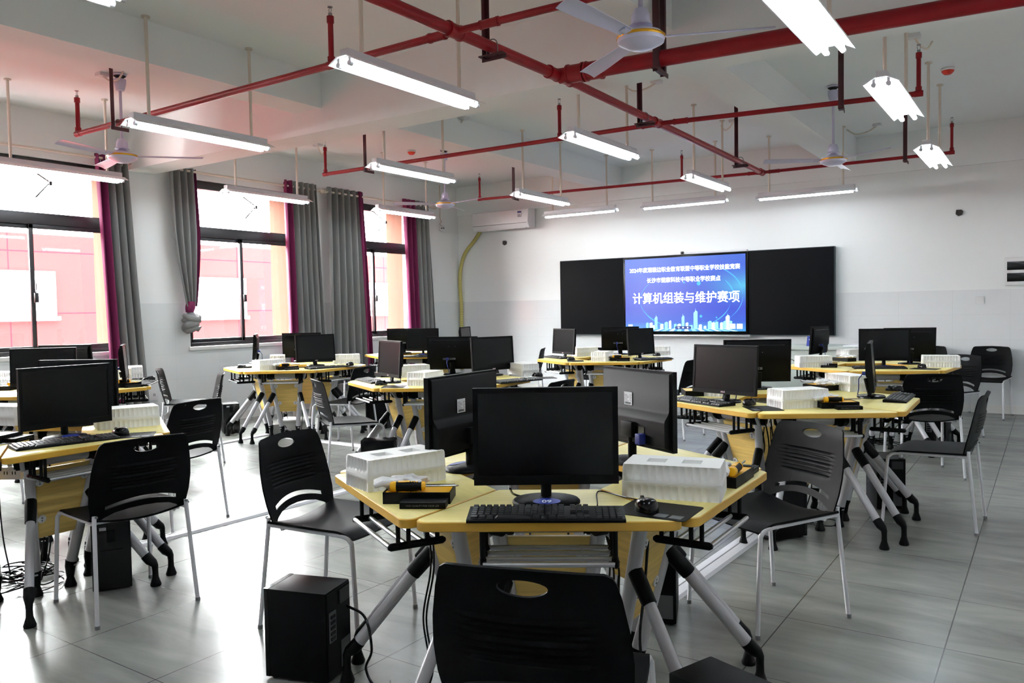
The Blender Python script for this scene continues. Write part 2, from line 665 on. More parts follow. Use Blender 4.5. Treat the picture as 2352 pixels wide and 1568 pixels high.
# outside
struct(MB().box(-13.3, -12.9, -8, 30, -4, 2.62).build('wall_outside', 'facade'))
fw = 1
for y0, y1, z0, z1 in ((5.0, 6.35, 1.35, 2.05), (8.55, 9.9, 1.3, 2.02), (12.6, 13.9, 1.3, 2.0)):
    o = thing('facade_window', ['large white facade window seen through the left window', 'white square facade window seen through the middle window',
                               'white facade window seen through the window by the far corner'][fw-1], 'window', 'white windows of the pink building outside', (-12.87, (y0+y1)/2, z0))
    MB().box(-.03, .03, -(y1-y0)/2, (y1-y0)/2, 0, z1-z0, bev=.01).build('window_panel', 'facadewhite', o)
    MB().box(-.03, .05, -(y1-y0)/2-.05, (y1-y0)/2+.05, -.06, 0, bev=.01).build('sill', 'facadewhite', o)
    fw += 1
struct(MB().box(-13.0, XL-.25, -8, 30, -4.2, -4).build('floor_outside', 'pave'))
k = 10
for a, b in WINS:
    struct(MB().box(XL-.62, XL-.25, b+.02, b+.26, -1, 3.6).build('trim_%d' % k, 'salmon'))
    k += 1
struct(MB().box(XL-.75, XL-.25, -3, 16, 2.99, 3.2).build('trim_%d' % k, 'soffit'))

# ------------------------------------------------------------------ blackboard with lit screen
YBD = YF-.09
t = thing('blackboard', 'wide black sliding blackboard with a lit blue screen in its middle', 'blackboard', None, (-4.42, YBD, .935))
bw = 2.065
bh = 1.15
for x0, x1 in ((-bw, -.945), (.945, bw)):
    p = MB().box(x0, x1, -.02, .03, 0, bh, bev=.006).build('side_panel', 'board', t)
    MB().box(x0-.008 if x0 < 0 else x0, x1 if x0 < 0 else x1+.008, -.016, .07, -.008, bh+.008, bev=.004).build('panel_frame', 'boardframe', p).location.y = .012
dsp = MB().box(-.945, .945, -.035, .04, 0, bh, bev=.008).build('display_bezel', 'gloss', t)
MB().box(-.915, .915, -.038, -.034, .045, bh-.03).build('display_screen', 'display', dsp)
MB().box(-.98, .98, -.05, .05, -.035, -.002, bev=.01).build('lower_trim', 'alu', t)
MB().box(-.93, .93, -.03, .05, bh+.002, bh+.03, bev=.008).build('upper_trim', 'white', t)
MB().box(-.02, .02, -.06, -.02, bh+.01, bh+.045, bev=.006).build('webcam', 'gloss', t)


def on_screen(o, x, z):
    o.rotation_euler.x = pi/2
    o.location = (x, -.0395, z)


TX = [('2024年度湘赣边职业教育联盟中等职业学校技能竞赛', .078, 0, .945, .0001, 1.0),
      ('长沙市健康科技中等职业学校赛点', .075, 0, .79, .0003, 1.0),
      ('计算机组装与维护赛项', .165, .02, .52, .002, 1.0)]
WID = [1.68, 1.12, 1.62]
for (s_, sz, x, z, b_, sx), wd in zip(TX, WID):
    o = text_mesh('screen_text', s_, sz, 'txt', dsp)
    xs = [v.co.x for v in o.data.vertices]
    ys_ = [v.co.y for v in o.data.vertices]
    k = wd/(max(xs)-min(xs))
    o.data.transform(Matrix.Diagonal((k, k*1.08, 1, 1)))
    bm = bmesh.new()
    bm.from_mesh(o.data)
    src = bm.verts[:]+bm.edges[:]+bm.faces[:]
    for dx, dz in ((b_, 0), (-b_, 0), (0, b_*.6), (0, -b_*.6)):
        q = bmesh.ops.duplicate(bm, geom=src)
        bmesh.ops.translate(bm, verts=[v for v in q['geom'] if isinstance(v, bmesh.types.BMVert)], vec=(dx, dz, 0))
    bm.to_mesh(o.data)
    bm.free()
    on_screen(o, x, z)
sk = MB()
r2 = random.Random(3)
heights = [(-.56, .1), (-.5, .1), (-.42, .19), (-.33, .08), (-.26, .11), (-.2, .13), (-.12, .08), (-.06, .08), (.0, .2), (.06, .1), (.19, .27), (.26, .07), (.4, .12), (.45, .1), (.5, .11), (.57, .1), (.62, .12), (.66, .2), (.7, .12), (-.46, .06), (.12, .06), (.33, .05)]
for q, (x, hh) in enumerate(heights):
    ww = .018+.012*r2.random()
    z0 = .075
    sk.add([(x-ww, 0, z0), (x+ww, 0, z0), (x+ww, 0, z0+hh*.93), (x+ww*.1, 0, z0+hh), (x-ww, 0, z0+hh*.86)], [(0, 1, 2, 3, 4)], q % 2)
    if hh > .15:
        sk.add([(x-.004, 0, z0+hh*.9), (x+.004, 0, z0+hh*.9), (x, 0, z0+hh*1.12)], [(0, 1, 2)], 1)
for q in range(14):
    a = -.8+q*.12
    sk.add([(a*.75, 0, .085), (a*.75+.04, 0, .085), (a+.05, 0, .047), (a-.02, 0, .047)], [(0, 1, 2, 3)], q % 2)
sk.build('screen_skyline', ['sky1', 'sky2'], dsp, 0).location = (0, -.0387, 0)
am = MB()
for cx, cz, r0, wd, a0, a1 in ((.1, .55, .78, .012, -40, 60), (.02, .5, .74, .02, -8, 35), (-.05, .5, .62, .006, 140, 215), (-.05, .48, .6, .01, 200, 250), (.05, .5, .66, .008, -60, -10)):
    P = [(cx+r0*cos(radians(a))*1.0, cz+r0*.62*sin(radians(a))) for a in [a0+(a1-a0)*k/24 for k in range(25)]]
    for k in range(24):
        (xa, za), (xb, zb) = P[k], P[k+1]
        e = wd*sin(pi*(k+.5)/24)+.001
        if max(abs(xa), abs(xb)) > .9 or max(za, zb) > bh-.04 or min(za, zb) < .06:
            continue
        am.add([(xa, 0, za-e), (xb, 0, zb-e), (xb, 0, zb+e), (xa, 0, za+e)], [(0, 1, 2, 3)])
for x, z, r in ((.24, .73, .03), (.02, .75, .012), (-.52, .47, .012), (.27, .26, .02), (.5, .24, .012)):
    am.add([(x+r*cos(k*pi/8), 0, z+r*sin(k*pi/8)) for k in range(16)], [tuple(range(16))])
am.build('screen_light_arc', 'arc', dsp, 0).location = (0, -.0384, 0)
ic = MB()
for x0, x1, z0, z1 in ((.69, .77, .08, .15), (.79, .87, .08, .15), (-.87, -.8, .12, .145)):
    ic.add([(x0, 0, z0), (x1, 0, z0), (x1, 0, z1), (x0, 0, z1)], [(0, 1, 2, 3)])
ic.build('screen_icon', 'txt', dsp, 0).location = (0, -.0392, 0)
tb = MB()
pl = rounded([(-.125, .075), (.125, .075), (.125, .12), (-.125, .12)], .021, 6)
tb.add([(a, 0, b) for a, b in pl], [tuple(range(len(pl)))])
tb.build('screen_toolbar', 'pill', dsp, 0).location = (0, -.0390, 0)
tg = MB()
tg.tube([(-.085, 0, .105), (-.06, 0, .105), (-.055, 0, .097), (-.06, 0, .09), (-.075, 0, .09)], .003, 4)
tg.add([(.012*cos(k*pi/6), 0, .098+.012*sin(k*pi/6)) for k in range(12)], [tuple(range(12))])
tg.add([(.06, 0, .088), (.08, 0, .088), (.08, 0, .108), (.06, 0, .108)], [(0, 1, 2, 3)])
tg.build('screen_toolbar_glyph', 'txt', dsp, 0).location = (0, -.0394, 0)

# teacher's podium and the sign on it
t = thing('podium', 'long pale grey teacher podium with a zigzag trim below the blackboard', 'podium', None, (-2.5, 10.0, 0))
MB().box(-.72, .62, -.25, .3, 0, .8, bev=.01).build('cabinet', 'podium', t)
MB().box(-.75, .65, -.28, .33, .8, .845, bev=.012).build('worktop', 'podium', t)
MB().box(.5, .72, -.2, .3, 0, .86, bev=.015).build('side_block', 'white', t)
zz = MB()
for q in range(14):
    x = -.68+q*.085
    zz.obox((x, -.252, .66+.014), (.02, 0, .014), (0, .002, 0), (-.002, 0, .003))
    zz.obox((x+.0425, -.252, .66+.014), (.02, 0, -.014), (0, .002, 0), (.002, 0, .003))
zz.build('zigzag_trim', 'frame', t)
t = thing('table_sign', 'small blue printed sign standing on the podium', 'sign', None, (-2.3, 9.83, .846))
MB().prism([(-.06, 0), (.06, 0), (.01, .115), (-.01, .115)], -.1, .1, lambda a, b, h: (h, a, b)).build('stand', 'blue', t)
for s_, sz, z in (('计算机组装与维护赛项', .016, .075), ('评 委', .04, .035)):
    o = text_mesh('sign_text', s_, sz, 'ink', t)
    o.rotation_euler.x = radians(66)
    o.location = (0, -.062+.05*z/.115-.001, z)
t = thing('carton', 'small white carton with an orange band lying on the podium behind the monitors', 'box', None, (-2.98, 9.95, .846))
MB().box(-.11, .11, -.05, .05, 0, .04, bev=.004).build('carton_body', 'plate', t)
MB().box(-.01, .015, -.051, .051, -.0, .041).build('band', 'yellow', t)

# wall things
t = thing('air_conditioner', 'white split air conditioner high on the wall left of the blackboard', 'air conditioner', None, (-7.55, YF-.03, 2.66))
MB().prism(rounded([(-.2, .0), (-.22, .1), (-.21, .29), (-.02, .31), (-.0, .31), (0, 0), (-.1, -.01)][::-1] if False else [(0, 0), (0, .31), (-.2, .3), (-.225, .09), (-.17, .0)], .015, 3), -.56, .56, lambda a, b, h: (h, a, b)).build('housing', 'ac', t)
MB().box(-.5, .5, -.2, -.06, -.006, .006).build('air_flap', 'plate', t)
MB().box(-.54, .54, -.222, -.2, .075, .081).build('seam', 'cap', t)
st = MB().box(.36, .44, -.2195, -.212, .17, .27).build('energy_label', 'sticker', t)
MB().box(.365, .435, -.2205, -.219, .24, .265).build('label_band', 'blue', st)
MB().box(.37, .43, -.2205, -.219, .18, .187).box(.37, .42, -.2205, -.219, .2, .207).build('label_lines', 'darkink', st)
hp = bez([(-8.05, YF-.1, 2.66), (-8.22, YF-.05, 2.52), (-8.42, YF-.04, 2.33), (-8.52, YF-.04, 2.1), (-8.55, YF-.04, 1.8), (-8.53, YF-.04, 1.4), (-8.54, YF-.04, .9), (-8.54, YF-.04, .3)], 60)
t = thing('refrigerant_hose', 'yellow taped hose curving down the corner from the air conditioner', 'hose', None, (-8.54, YF-.04, 0))
o = MB().tube([Vector(p)-t.location for p in hp], .03, 10).build('hose_body', 'hose', t)
hb_ = MB()
for k in range(0, len(hp)-1):
    a, b = Vector(hp[k])-t.location, Vector(hp[k+1])-t.location
    hb_.tube([a+(b-a)*.3, a+(b-a)*.45], .032, 10)
    hb_.tube([a+(b-a)*.8, a+(b-a)*.93], .032, 10)
hb_.build('hose_wrap', 'hoseband', o)
t = thing('security_camera', 'white dome camera with a dark lens high in the far left corner', 'camera', None, (-8.58, 10.62, 2.72))
MB().lathe([(.0, 0), (.05, 0), (.055, .015), (.05, .03), (.04, .05), (.0, .055)][::-1] if False else [(.05, 0), (.055, .015), (.052, .03), (.03, .05), (.001, .055)], 20).build('dome', 'white', t).rotation_euler = (0, radians(80), radians(-30))
lm = MB()
for dx in (-.018, .018):
    lm.lathe([(.014, 0), (.012, .012), (.001, .013)], 12, (0, dx, .044))
lm.build('lens', 'gloss', t).rotation_euler = (0, radians(80), radians(-30))
t = thing('camera_cable', 'thin cream cable dropping from the ceiling to the dome camera', 'cable', None, (-8.59, 10.6, 2.8))
MB().tube([(.0, 0, .655), (0, 0, .1), (.015, .02, .04), (.01, -.03, .0), (.015, .02, -.03), (.01, .01, -.05)], .008, 8).build('cable_run', 'pvc', t)
for (x, z), lb in zip(((-7.61, 2.46), (-.93, 2.42)), ('dark plugged hole in the wall below the air conditioner', 'dark plugged hole in the wall above and right of the blackboard')):
    t = thing('wall_plug', lb, 'wall plug', 'dark plugged holes in the front wall', (x, YF, z))
    MB().prism([(-.04, -.02), (-.01, -.045), (.03, -.03), (.04, .01), (.02, .03), (-.035, .03)], 0, -.02, lambda a, b, h: (a, h, b)).build('plug', 'hole', t)
t = thing('breaker_box', 'pale breaker box with two dark slots at the right edge', 'breaker box', None, (-.17, YF, 1.52))
MB().box(-.29, .3, -.03, 0, 0, .33, bev=.01).build('cover', 'plate', t)
for z in (.045, .18):
    MB().box(-.265, .28, -.034, -.02, z, z+.1, bev=.004).build('breaker_window', 'gloss', t)
t = thing('switch_plate', 'small white blank plate on the tiled wall below the breaker box', 'switch plate', None, (-.71, YF, 1.31))
MB().box(-.045, .045, -.014, 0, 0, .09, bev=.005).build('cover', 'plate', t)
t = thing('wall_socket', 'white double socket low on the window wall tiles', 'socket', None, (XL, 5.28, .36))
MB().box(0, .012, -.1, .06, 0, .13, bev=.004).build('cover', 'plate', t)
sm = MB()
for y in (-.06, .02):
    sm.box(.012, .0135, y-.01, y-.005, .05, .08).box(.012, .0135, y+.005, y+.01, .05, .08)
sm.build('socket_slot', 'hole', t)

# ------------------------------------------------------------------ curtains
def curtain(name, label, top, bot, zt, zb, npl, purple, seed, depth=.05, xo=-8.47, curve=0.0, flare=1.2):
    "top/bot = (y0, y1); purple = (u0, u1) share of the width that shows the lining"
    t = thing(name, label, 'curtain', None, (xo, (top[0]+top[1])/2, zt))
    rr = random.Random(seed)
    ph = [rr.uniform(-.5, .5) for _ in range(8)]

    def fn(u, v):
        y = (top[0]+(top[1]-top[0])*u)*(1-v) + (bot[0]+(bot[1]-bot[0])*u)*v + curve*sin(pi*v)*(u-.5)
        a = depth*(1+(flare-1)*v)
        x = a*sin(2*pi*npl*u+ph[0]+.5*sin(2.2*v+ph[1])) + .25*a*sin(4*pi*npl*u+ph[2]+1.5*v)
        z = zt-(zt-zb)*v + .012*cos(2*pi*npl*u)*(1-v)**6
        return (x, y-t.location.y, z-zt)
    u0, u1 = purple
    n = int(npl*18)
    parts = []
    if u0 <= 0:
        parts = [('lining', 0, u1, 'purple'), ('fabric', u1, 1, 'grey')]
    else:
        parts = [('fabric', 0, u0, 'grey'), ('lining', u0, 1, 'purple')]
    for nm, a, b, m in parts:
        mm = MB()
        k = max(10, int(n*(b-a)))
        mm.grid(lambda u, v: fn(a+(b-a)*u, v), k, 40)
        me = mm.mesh(nm, m, 80)
        bm = bmesh.new()
        bm.from_mesh(me)
        bmesh.ops.solidify(bm, geom=bm.faces[:], thickness=.004)
        bm.to_mesh(me)
        bm.free()
        finish(me, 60)
        put(nm, me, t)
    for q in range(int(npl)):
        u = (q+.5)/npl
        p = fn(u, .012)
        rg = MB()
        rg.tube([(p[0]+.0, p[1]+.026*cos(k*pi/6)*.6, p[2]-.02+.026*sin(k*pi/6)) for k in range(13)], .005, 6, cap=False)
        rg.build('grommet', 'alu', t)
    return t


curtain('curtain', 'grey curtain with purple lining right of the leftmost window', (4.64, 5.0), (4.73, 5.16), 3.07, .2, 4.5, (0, .36), 1)
curtain('curtain', 'grey curtain hanging right of the middle window, purple edge towards the glass', (7.16, 7.72), (7.2, 7.82), 3.1, .2, 6, (0, .2), 2)
curtain('curtain', 'broad grey curtain left of the far window, its purple edge on the right', (7.95, 8.66), (7.93, 8.78), 3.1, .2, 6, (.84, 1), 3)
curtain('curtain', 'grey curtain with purple lining nearest the far left corner', (9.54, 10.16), (9.62, 10.28), 3.1, .2, 6, (0, .42), 4)
# knotted curtain
t = thing('knotted_curtain', 'grey curtain tied in a big knot left of the middle window', 'curtain', None, (-8.47, 5.66, 3.07))


def kn(u, v):
    ya, yb = 5.50, 5.86
    c = 5.68+.06*v
    nar = 1-.62*max(0, (v-.45)/.55)**1.4 if v > .45 else 1
    y = c+(ya+(yb-ya)*u-5.68)*nar
    x = .045*sin(2*pi*4*u+.6*v)*(1-.3*v)
    return (x, y-5.66, -v*1.63)


mm = MB()
mm.grid(lambda u, v: kn(u*.93, v), 60, 40)
mm.build('fabric', 'grey', t, 60)
MB().grid(lambda u, v: kn(.93+.07*u, v), 6, 40).build('lining', 'purple', t, 60)
kb = MB()
kb.grid(lambda u, v: (.055*cos(2*pi*u)*(.8+.2*sin(pi*v)), .075+.055*sin(2*pi*u)*(.8+.25*sin(pi*v))-.02*v, -1.57-.13*v), 20, 8)
kb.build('tie_band', 'purple', t, 60)
kt = MB()
r3 = random.Random(5)
for q in range(9):
    a0 = r3.uniform(0, 6.28)
    tilt = r3.uniform(-.7, .7)
    rad = r3.uniform(.05, .085)
    cz = -1.76-.02*q*.9
    pth = [(rad*.8*cos(a), .075+rad*sin(a)*1.05, cz+tilt*rad*sin(a+a0)) for a in [a0+k*pi/7 for k in range(12)]]
    kt.tube(pth, [.02+.022*sin(pi*k/11) for k in range(12)], 8)
kt.lathe([(.02, -.1), (.075, -.07), (.085, 0), (.07, .08), (.03, .13)], 14, (0, .07, -1.82))
kt.tube([(0, .1, -1.86), (.02, .15, -1.9), (.02, .19, -1.87)], [.04, .035, .008], 8)
kt.build('knot', 'grey', t, 50)
for i, (a, b) in enumerate(((2.9, 5.05), (5.42, 7.86), (7.84, 10.3))):
    t = thing('curtain_rod', ['white curtain rod over the leftmost window', 'white curtain rod over the middle window', 'white curtain rod over the far window'][i], 'curtain rod', None, (-8.47, (a+b)/2, 3.04))
    h = (b-a)/2
    MB().cyl((0, -h, 0), (0, h, 0), .014, n=12).build('rod', 'pvc', t)
    for s_ in (-1, 1):
        f = MB().lathe([(.014, -.03), (.028, -.02), (.03, 0), (.018, .02), (.026, .035), (.004, .05)], 12).build('finial', 'pvc', t)
        f.rotation_euler.x = -s_*pi/2
        f.location.y = s_*h
        MB().tube([(-.125, s_*(h-.12), 0), (0, s_*(h-.12), 0)], .008, 8).box(-.13, -.12, s_*(h-.12)-.02, s_*(h-.12)+.02, -.03, .03).build('bracket', 'pvc', t)

# ------------------------------------------------------------------ fluorescent lamps
def make_lamp(n_rods=2, twin=True):
    t = thing('fluorescent_lamp')
    L = .595
    MB().box(-.032, .032, -L+.02, L-.02, -.05, 0, bev=.006).build('housing', 'fixture', t)
    w_ = .1 if twin else .07
    pr = [(-.033, -.046), (-w_, -.081), (-w_-.006, -.079), (-.036, -.042), (.036, -.042), (w_+.006, -.079), (w_, -.081), (.033, -.046)]
    MB().prism(pr, -L, L, lambda a, b, h: (a, h, b)).build('reflector', 'reflector', t)
    for x in ((-.042, .042) if twin else (0,)):
        tb = MB().cyl((x, -L+.035, -.084), (x, L-.035, -.084), .0145, n=14).build('tube', 'tube', t)
        for s_ in (-1, 1):
            e = MB().cyl((x, s_*(L-.036), -.084), (x, s_*(L-.014), -.084), .0148, n=12)
            e.box(x-.008, x+.008, s_*(L-.024)-.006, s_*(L-.024)+.006, -.085, -.046)
            e.build('lampholder', 'fixture', tb)
    for y in (-.44, .44):
        r = MB().cyl((0, y, 0), (0, y, .7), .0125, n=10).build('rod', 'pvc', t)
        MB().lathe([(.03, .688), (.03, .7), (.001, .7)], 12, (0, y, 0)).build('ceiling_flange', 'pvc', r)
    return t


lamp = Kit(make_lamp)
LL = [((-3.175, 3.70), 'big fluorescent lamp at the upper left of the picture centre, before the red pipe crossing'),
      ((-5.34, 3.77), 'fluorescent lamp hanging left, in front of the left fan'),
      ((-7.70, 3.90), 'fluorescent lamp at the left edge over the leftmost window'),
      ((-5.205, 6.05), 'fluorescent lamp behind the big cross beam, left of the smoke detector'),
      ((-7.55, 6.16), 'fluorescent lamp in front of the middle window'),
      ((-7.43, 8.42), 'fluorescent lamp in front of the far window'),
      ((-3.13, 6.07), 'fluorescent lamp under the middle of the pipe grid, above the blackboard left end'),
      ((-5.215, 8.45), 'fluorescent lamp above the air conditioner'),
      ((-3.145, 8.59), 'fluorescent lamp nearest the far end of the main pipe'),
      ((-.965, 3.97), 'fluorescent lamp cut by the top right edge, over the thick red pipe'),
      ((-.875, 5.95), 'fluorescent lamp on the right, next to the taller bent pipe'),
      ((-.92, 8.47), 'fluorescent lamp farthest right, near the front wall'),
      ((-3.3, 1.36), 'fluorescent lamp whose tip shows at the top left edge'),
      ((-.98, 1.4), 'fluorescent lamp of the row above the nearest desks, over the right side'),
      ((-5.4, 1.4), 'fluorescent lamp of the row above the nearest desks, over the lower left desks')]
for (x, y), lb in LL:
    dy = .0
    lamp.place((x, y, ZC-.7), 90, lb, 'lamp', 'fluorescent lamps hung from the ceiling')
blamp = Kit(lambda: make_lamp(2, False))
for (x, y, a), lb in zip(((-5.6, 10.06, 0), (-4.06, 10.12, 0), (-2.53, 10.26, 0)), ('thin lamp lighting the wall left of the blackboard', 'thin lamp over the lit screen', 'thin lamp over the right end of the blackboard')):
    blamp.place((x, y, ZC-.7), 0+180, lb, 'lamp', 'thin lamps lighting the blackboard')

# ------------------------------------------------------------------ ceiling fans
def make_fan():
    t = thing('ceiling_fan')
    m = MB()
    m.lathe([(.055, .71), (.06, .72), (.05, .73), (.001, .73)], 16)
    m.cyl((0, 0, .1), (0, 0, .62), .0125, n=10)
    m.build('downrod', 'fan', t)
    MB().lathe([(.02, .58), (.035, .585), (.05, .64), (.052, .68), (.02, .682)], 18).build('upper_canopy', 'fan', t)
    MB().lathe([(.03, .68), (.035, .70), (.05, .705), (.05, .73), (.001, .73)], 12).build('hook_plate', 'hole', t)
    MB().lathe([(.062, .075), (.05, .09), (.048, .13), (.035, .16), (.014, .165)], 20).build('lower_canopy', 'fan', t)
    mo = MB().lathe([(.001, -.045), (.06, -.042), (.085, -.03), (.12, -.012), (.125, .012), (.11, .035), (.06, .05), (.03, .07), (.025, .078)], 28).build('motor', 'fan', t)
    MB().lathe([(.1265, .006), (.128, .010), (.128, .018), (.1245, .022)], 28).build('gold_band', 'gold', mo)
    for k in range(3):
        a = radians(120*k)
        b = MB()
        n = 10

        def f(u, v):
            r = .14+.53*u
            wv = (.034+.013*min(1, u*1.5))
            y = (v-.5)*2*wv
            z = .012 + y*.28 + .008*(1-(2*v-1)**2)
            return (r*cos(a)-y*sin(a), r*sin(a)+y*cos(a), z)
        b.grid(f, n, 6)
        me = b.mesh('blade', 'fan', 60)
        bm = bmesh.new()
        bm.from_mesh(me)
        bmesh.ops.solidify(bm, geom=bm.faces[:], thickness=.003)
        bm.to_mesh(me)
        bm.free()
        finish(me, 40)
        bl = put('blade', me, t)
        MB().obox((.13*cos(a), .13*sin(a), .012), (.05*cos(a), .05*sin(a), 0), (-.02*sin(a), .02*cos(a), .004), (0, 0, .003)).build('blade_iron', 'fan', bl)
    return t


fan = Kit(make_fan)
def fan_ang(hub, tip):
    a = at(*hub, z=2.735)
    b = at(*tip, z=2.735)
    return degrees(atan2((b-a).y, (b-a).x))


for (x, y), a, lb in (((-1.79, 3.90), fan_ang((1468, 92), (1773, 68)), 'pale three-bladed ceiling fan nearest the camera, with a gold ring'),
                      ((-6.79, 3.97), fan_ang((278, 362), (453, 366)), 'ceiling fan on the left, before the leftmost curtain'),
                      ((-6.66, 8.33), fan_ang((1023, 464), (1078, 455)), 'far ceiling fan left, beside the far window'),
                      ((-1.78, 8.30), fan_ang((1913, 374), (2048, 346)), 'far ceiling fan right, above the blackboard right end')):
    fan.place((x, y, 2.735), a+90, lb, 'ceiling fan', 'pale ceiling fans')

# ------------------------------------------------------------------ sprinkler pipes
ZP = 2.89


def pipe(name, label, p0, p1, r, risers=(), stubs=(), couple=(), elbows=(), mt='red', head=.36):
    p0, p1 = Vector((p0[0], p0[1], ZP)), Vector((p1[0], p1[1], ZP))
    d = (p1-p0)
    L = d.length
    d.normalize()
    t = thing(name, label, 'pipe', None, p0)
    run = MB().cyl((0, 0, 0), d*L, r, n=16).build('pipe_run', mt, t)
    for s_ in couple:
        MB().cyl(d*(s_-.05), d*(s_+.05), r*1.18, n=16).cyl(d*(s_-.06), d*(s_-.045), r*1.3, n=16).cyl(d*(s_+.045), d*(s_+.06), r*1.3, n=16).build('coupling', mt, run)
    for s_ in risers:
        q = d*s_
        m = MB().cyl(q+Vector((0, 0, -.0)), q+Vector((0, 0, head-.07)), r*.8, n=12)
        m.cyl(q+Vector((0, 0, head-.1)), q+Vector((0, 0, head-.06)), r*1.05, n=12)
        m.cyl(q+Vector((0, 0, .02)), q+Vector((0, 0, .05)), r*1.1, n=12)
        m.cyl(q-d*(r*1.5), q+d*(r*1.5), r*1.15, n=12)
        ri = m.build('riser', mt, t)
        h = MB()
        h.cyl(q+Vector((0, 0, head-.06)), q+Vector((0, 0, head-.04)), r*.6, n=10)
        for sg in (-1, 1):
            h.tube([q+Vector((sg*.006, 0, head-.04)), q+Vector((sg*.012, 0, head-.02)), q+Vector((sg*.004, 0, head-.004))], .002, 6)
        h.cyl(q+Vector((0, 0, head-.005)), q+Vector((0, 0, head)), r*.75, n=10)
        h.build('sprinkler_head', 'steel', ri)
    return t


P_ = lambda px, py: at(px, py, z=ZP)
mx0 = -2.735
main_pts = [P_(900, 10), P_(1055, 68), P_(1285, 175), P_(1515, 280), P_(1748, 395)]
mA, mB_ = main_pts[0], main_pts[-1]
b1 = [P_(180, 307), P_(1055, 70), P_(1340, 0)]
feed0, feed1 = P_(1300, 175), P_(2250, 8)
b2 = [P_(748, 400), P_(1520, 283), P_(2110, 215)]
b3 = [P_(1102, 458), P_(1750, 396), P_(2186, 350)]


def sdist(p0, p):
    return (Vector((p.x, p.y, 0))-Vector((p0.x, p0.y, 0))).length


mS = mA+(mA-P_(1285, 175)).normalized()*2.2
yj = P_(1285, 175)
pipe('main_pipe', 'thick red main pipe running from the top left to the blackboard', mS, yj, .034, couple=(sdist(mS, main_pts[1]), sdist(mS, yj)-.08))
pipe('main_pipe', 'slimmer far half of the red main pipe, ending at the last crossing', yj, mB_, .03, couple=(.1, sdist(yj, main_pts[3]), sdist(yj, mB_)))
pipe('feed_pipe', 'thickest red pipe, leaving the main pipe towards the top right', yj, feed1+(feed1-yj).normalized()*.7, .05, couple=(.12, .25))
pipe('branch_pipe', 'red branch pipe on the left, nearest the camera', b1[0], b1[1], .022, risers=(0, sdist(b1[0], P_(763, 150))), couple=(sdist(b1[0], b1[1])-.16,))
pipe('branch_pipe', 'short red branch pipe passing behind the nearest fan at the top', b1[1], b1[1]+(b1[2]-b1[1]).normalized()*2.0, .02, couple=(.2,), risers=(1.95,))
pipe('branch_pipe', 'red branch pipe behind the cross beam, left of the main pipe', b2[0], b2[1], .02, risers=(0, sdist(b2[0], P_(1290, 320))), couple=(sdist(b2[0], b2[1])-.12,))
pipe('branch_pipe', 'red branch pipe right of the main pipe, ending in the taller riser', b2[1], b2[2], .02, risers=(sdist(b2[1], b2[2]),), couple=(.16,))
pipe('branch_pipe', 'farthest red branch pipe, left of the main pipe', b3[0], b3[1], .018, risers=(0, sdist(b3[0], P_(1565, 413))), couple=(sdist(b3[0], b3[1])-.1,))
pipe('branch_pipe', 'farthest red branch pipe on the right, near the front wall', b3[1], b3[2], .018, risers=(sdist(b3[1], b3[2]),), couple=(.14,))


def hanger(label, px, py, along, r, double=False, top=ZC, side=-1):
    "maroon angle bar from the ceiling with a foot under the pipe; along = pipe direction"
    q = P_(px, py)
    d = Vector(along).normalized()
    n = Vector((-d.y, d.x, 0))
    t = thing('pipe_hanger', label, 'pipe hanger', 'maroon pipe hangers', (q.x, q.y, ZP))
    off = r+.022
    for s_ in ((-1, 1) if double else (side,)):
        c = n*(s_*off)
        m = MB()
        h0, h1 = -r-.035, top-ZP
        m.obox(c+Vector((0, 0, (h0+h1)/2)), d*.02, n*.003, (0, 0, (h1-h0)/2))
        m.obox(c+d*.018+n*(-s_*.012 if double else -.012)+Vector((0, 0, (h0+h1)/2)), d*.003, n*.014, (0, 0, (h1-h0)/2))
        m.build('hanger_bar', 'maroon', t)
    m = MB()
    m.obox((0, 0, -r-.02), d*.02, n*(off+.03), (0, 0, .004))
    m.obox(d*.02+Vector((0, 0, -r-.03)), d*.003, n*(off+.03), (0, 0, .014))
    m.build('hanger_foot', 'maroon', t)
    u = [(n*((r+.004)*cos(a)) + Vector((0, 0, (r+.004)*sin(a)))) for a in [pi*k/10 for k in range(11)]]
    u = [n*(r+.004)+Vector((0, 0, -r-.03))]+u+[n*-(r+.004)+Vector((0, 0, -r-.03))]
    MB().tube(u, .004, 6).build('u_bolt', 'steel', t)


dm = (mB_-mA)
hanger('maroon pipe hanger on the main pipe by the nearest crossing', 1130, 105, dm, .034, side=1)
hanger('maroon pipe hanger on the main pipe before the middle crossing', 1480, 268, dm, .03, side=1)
hanger('maroon pipe hanger near the far end of the main pipe', 1700, 368, dm, .03, side=1)
hanger('double maroon hanger behind the nearest fan', 1515, 138, feed1-yj, .05, True)
hanger('maroon hanger beside the left fan', 272, 282, b1[1]-b1[0], .022)
hanger('maroon hanger left of the fluorescent lamp behind the cross beam', 845, 384, b2[1]-b2[0], .02)
hanger('maroon hanger on the right, before the taller bent pipe', 1932, 236, b2[2]-b2[1], .02)
hanger('maroon hanger above the air conditioner lamp', 1183, 450, b3[1]-b3[0], .018)
hanger('maroon hanger under the second right-hand lamp', 2080, 362, b3[2]-b3[1], .018)

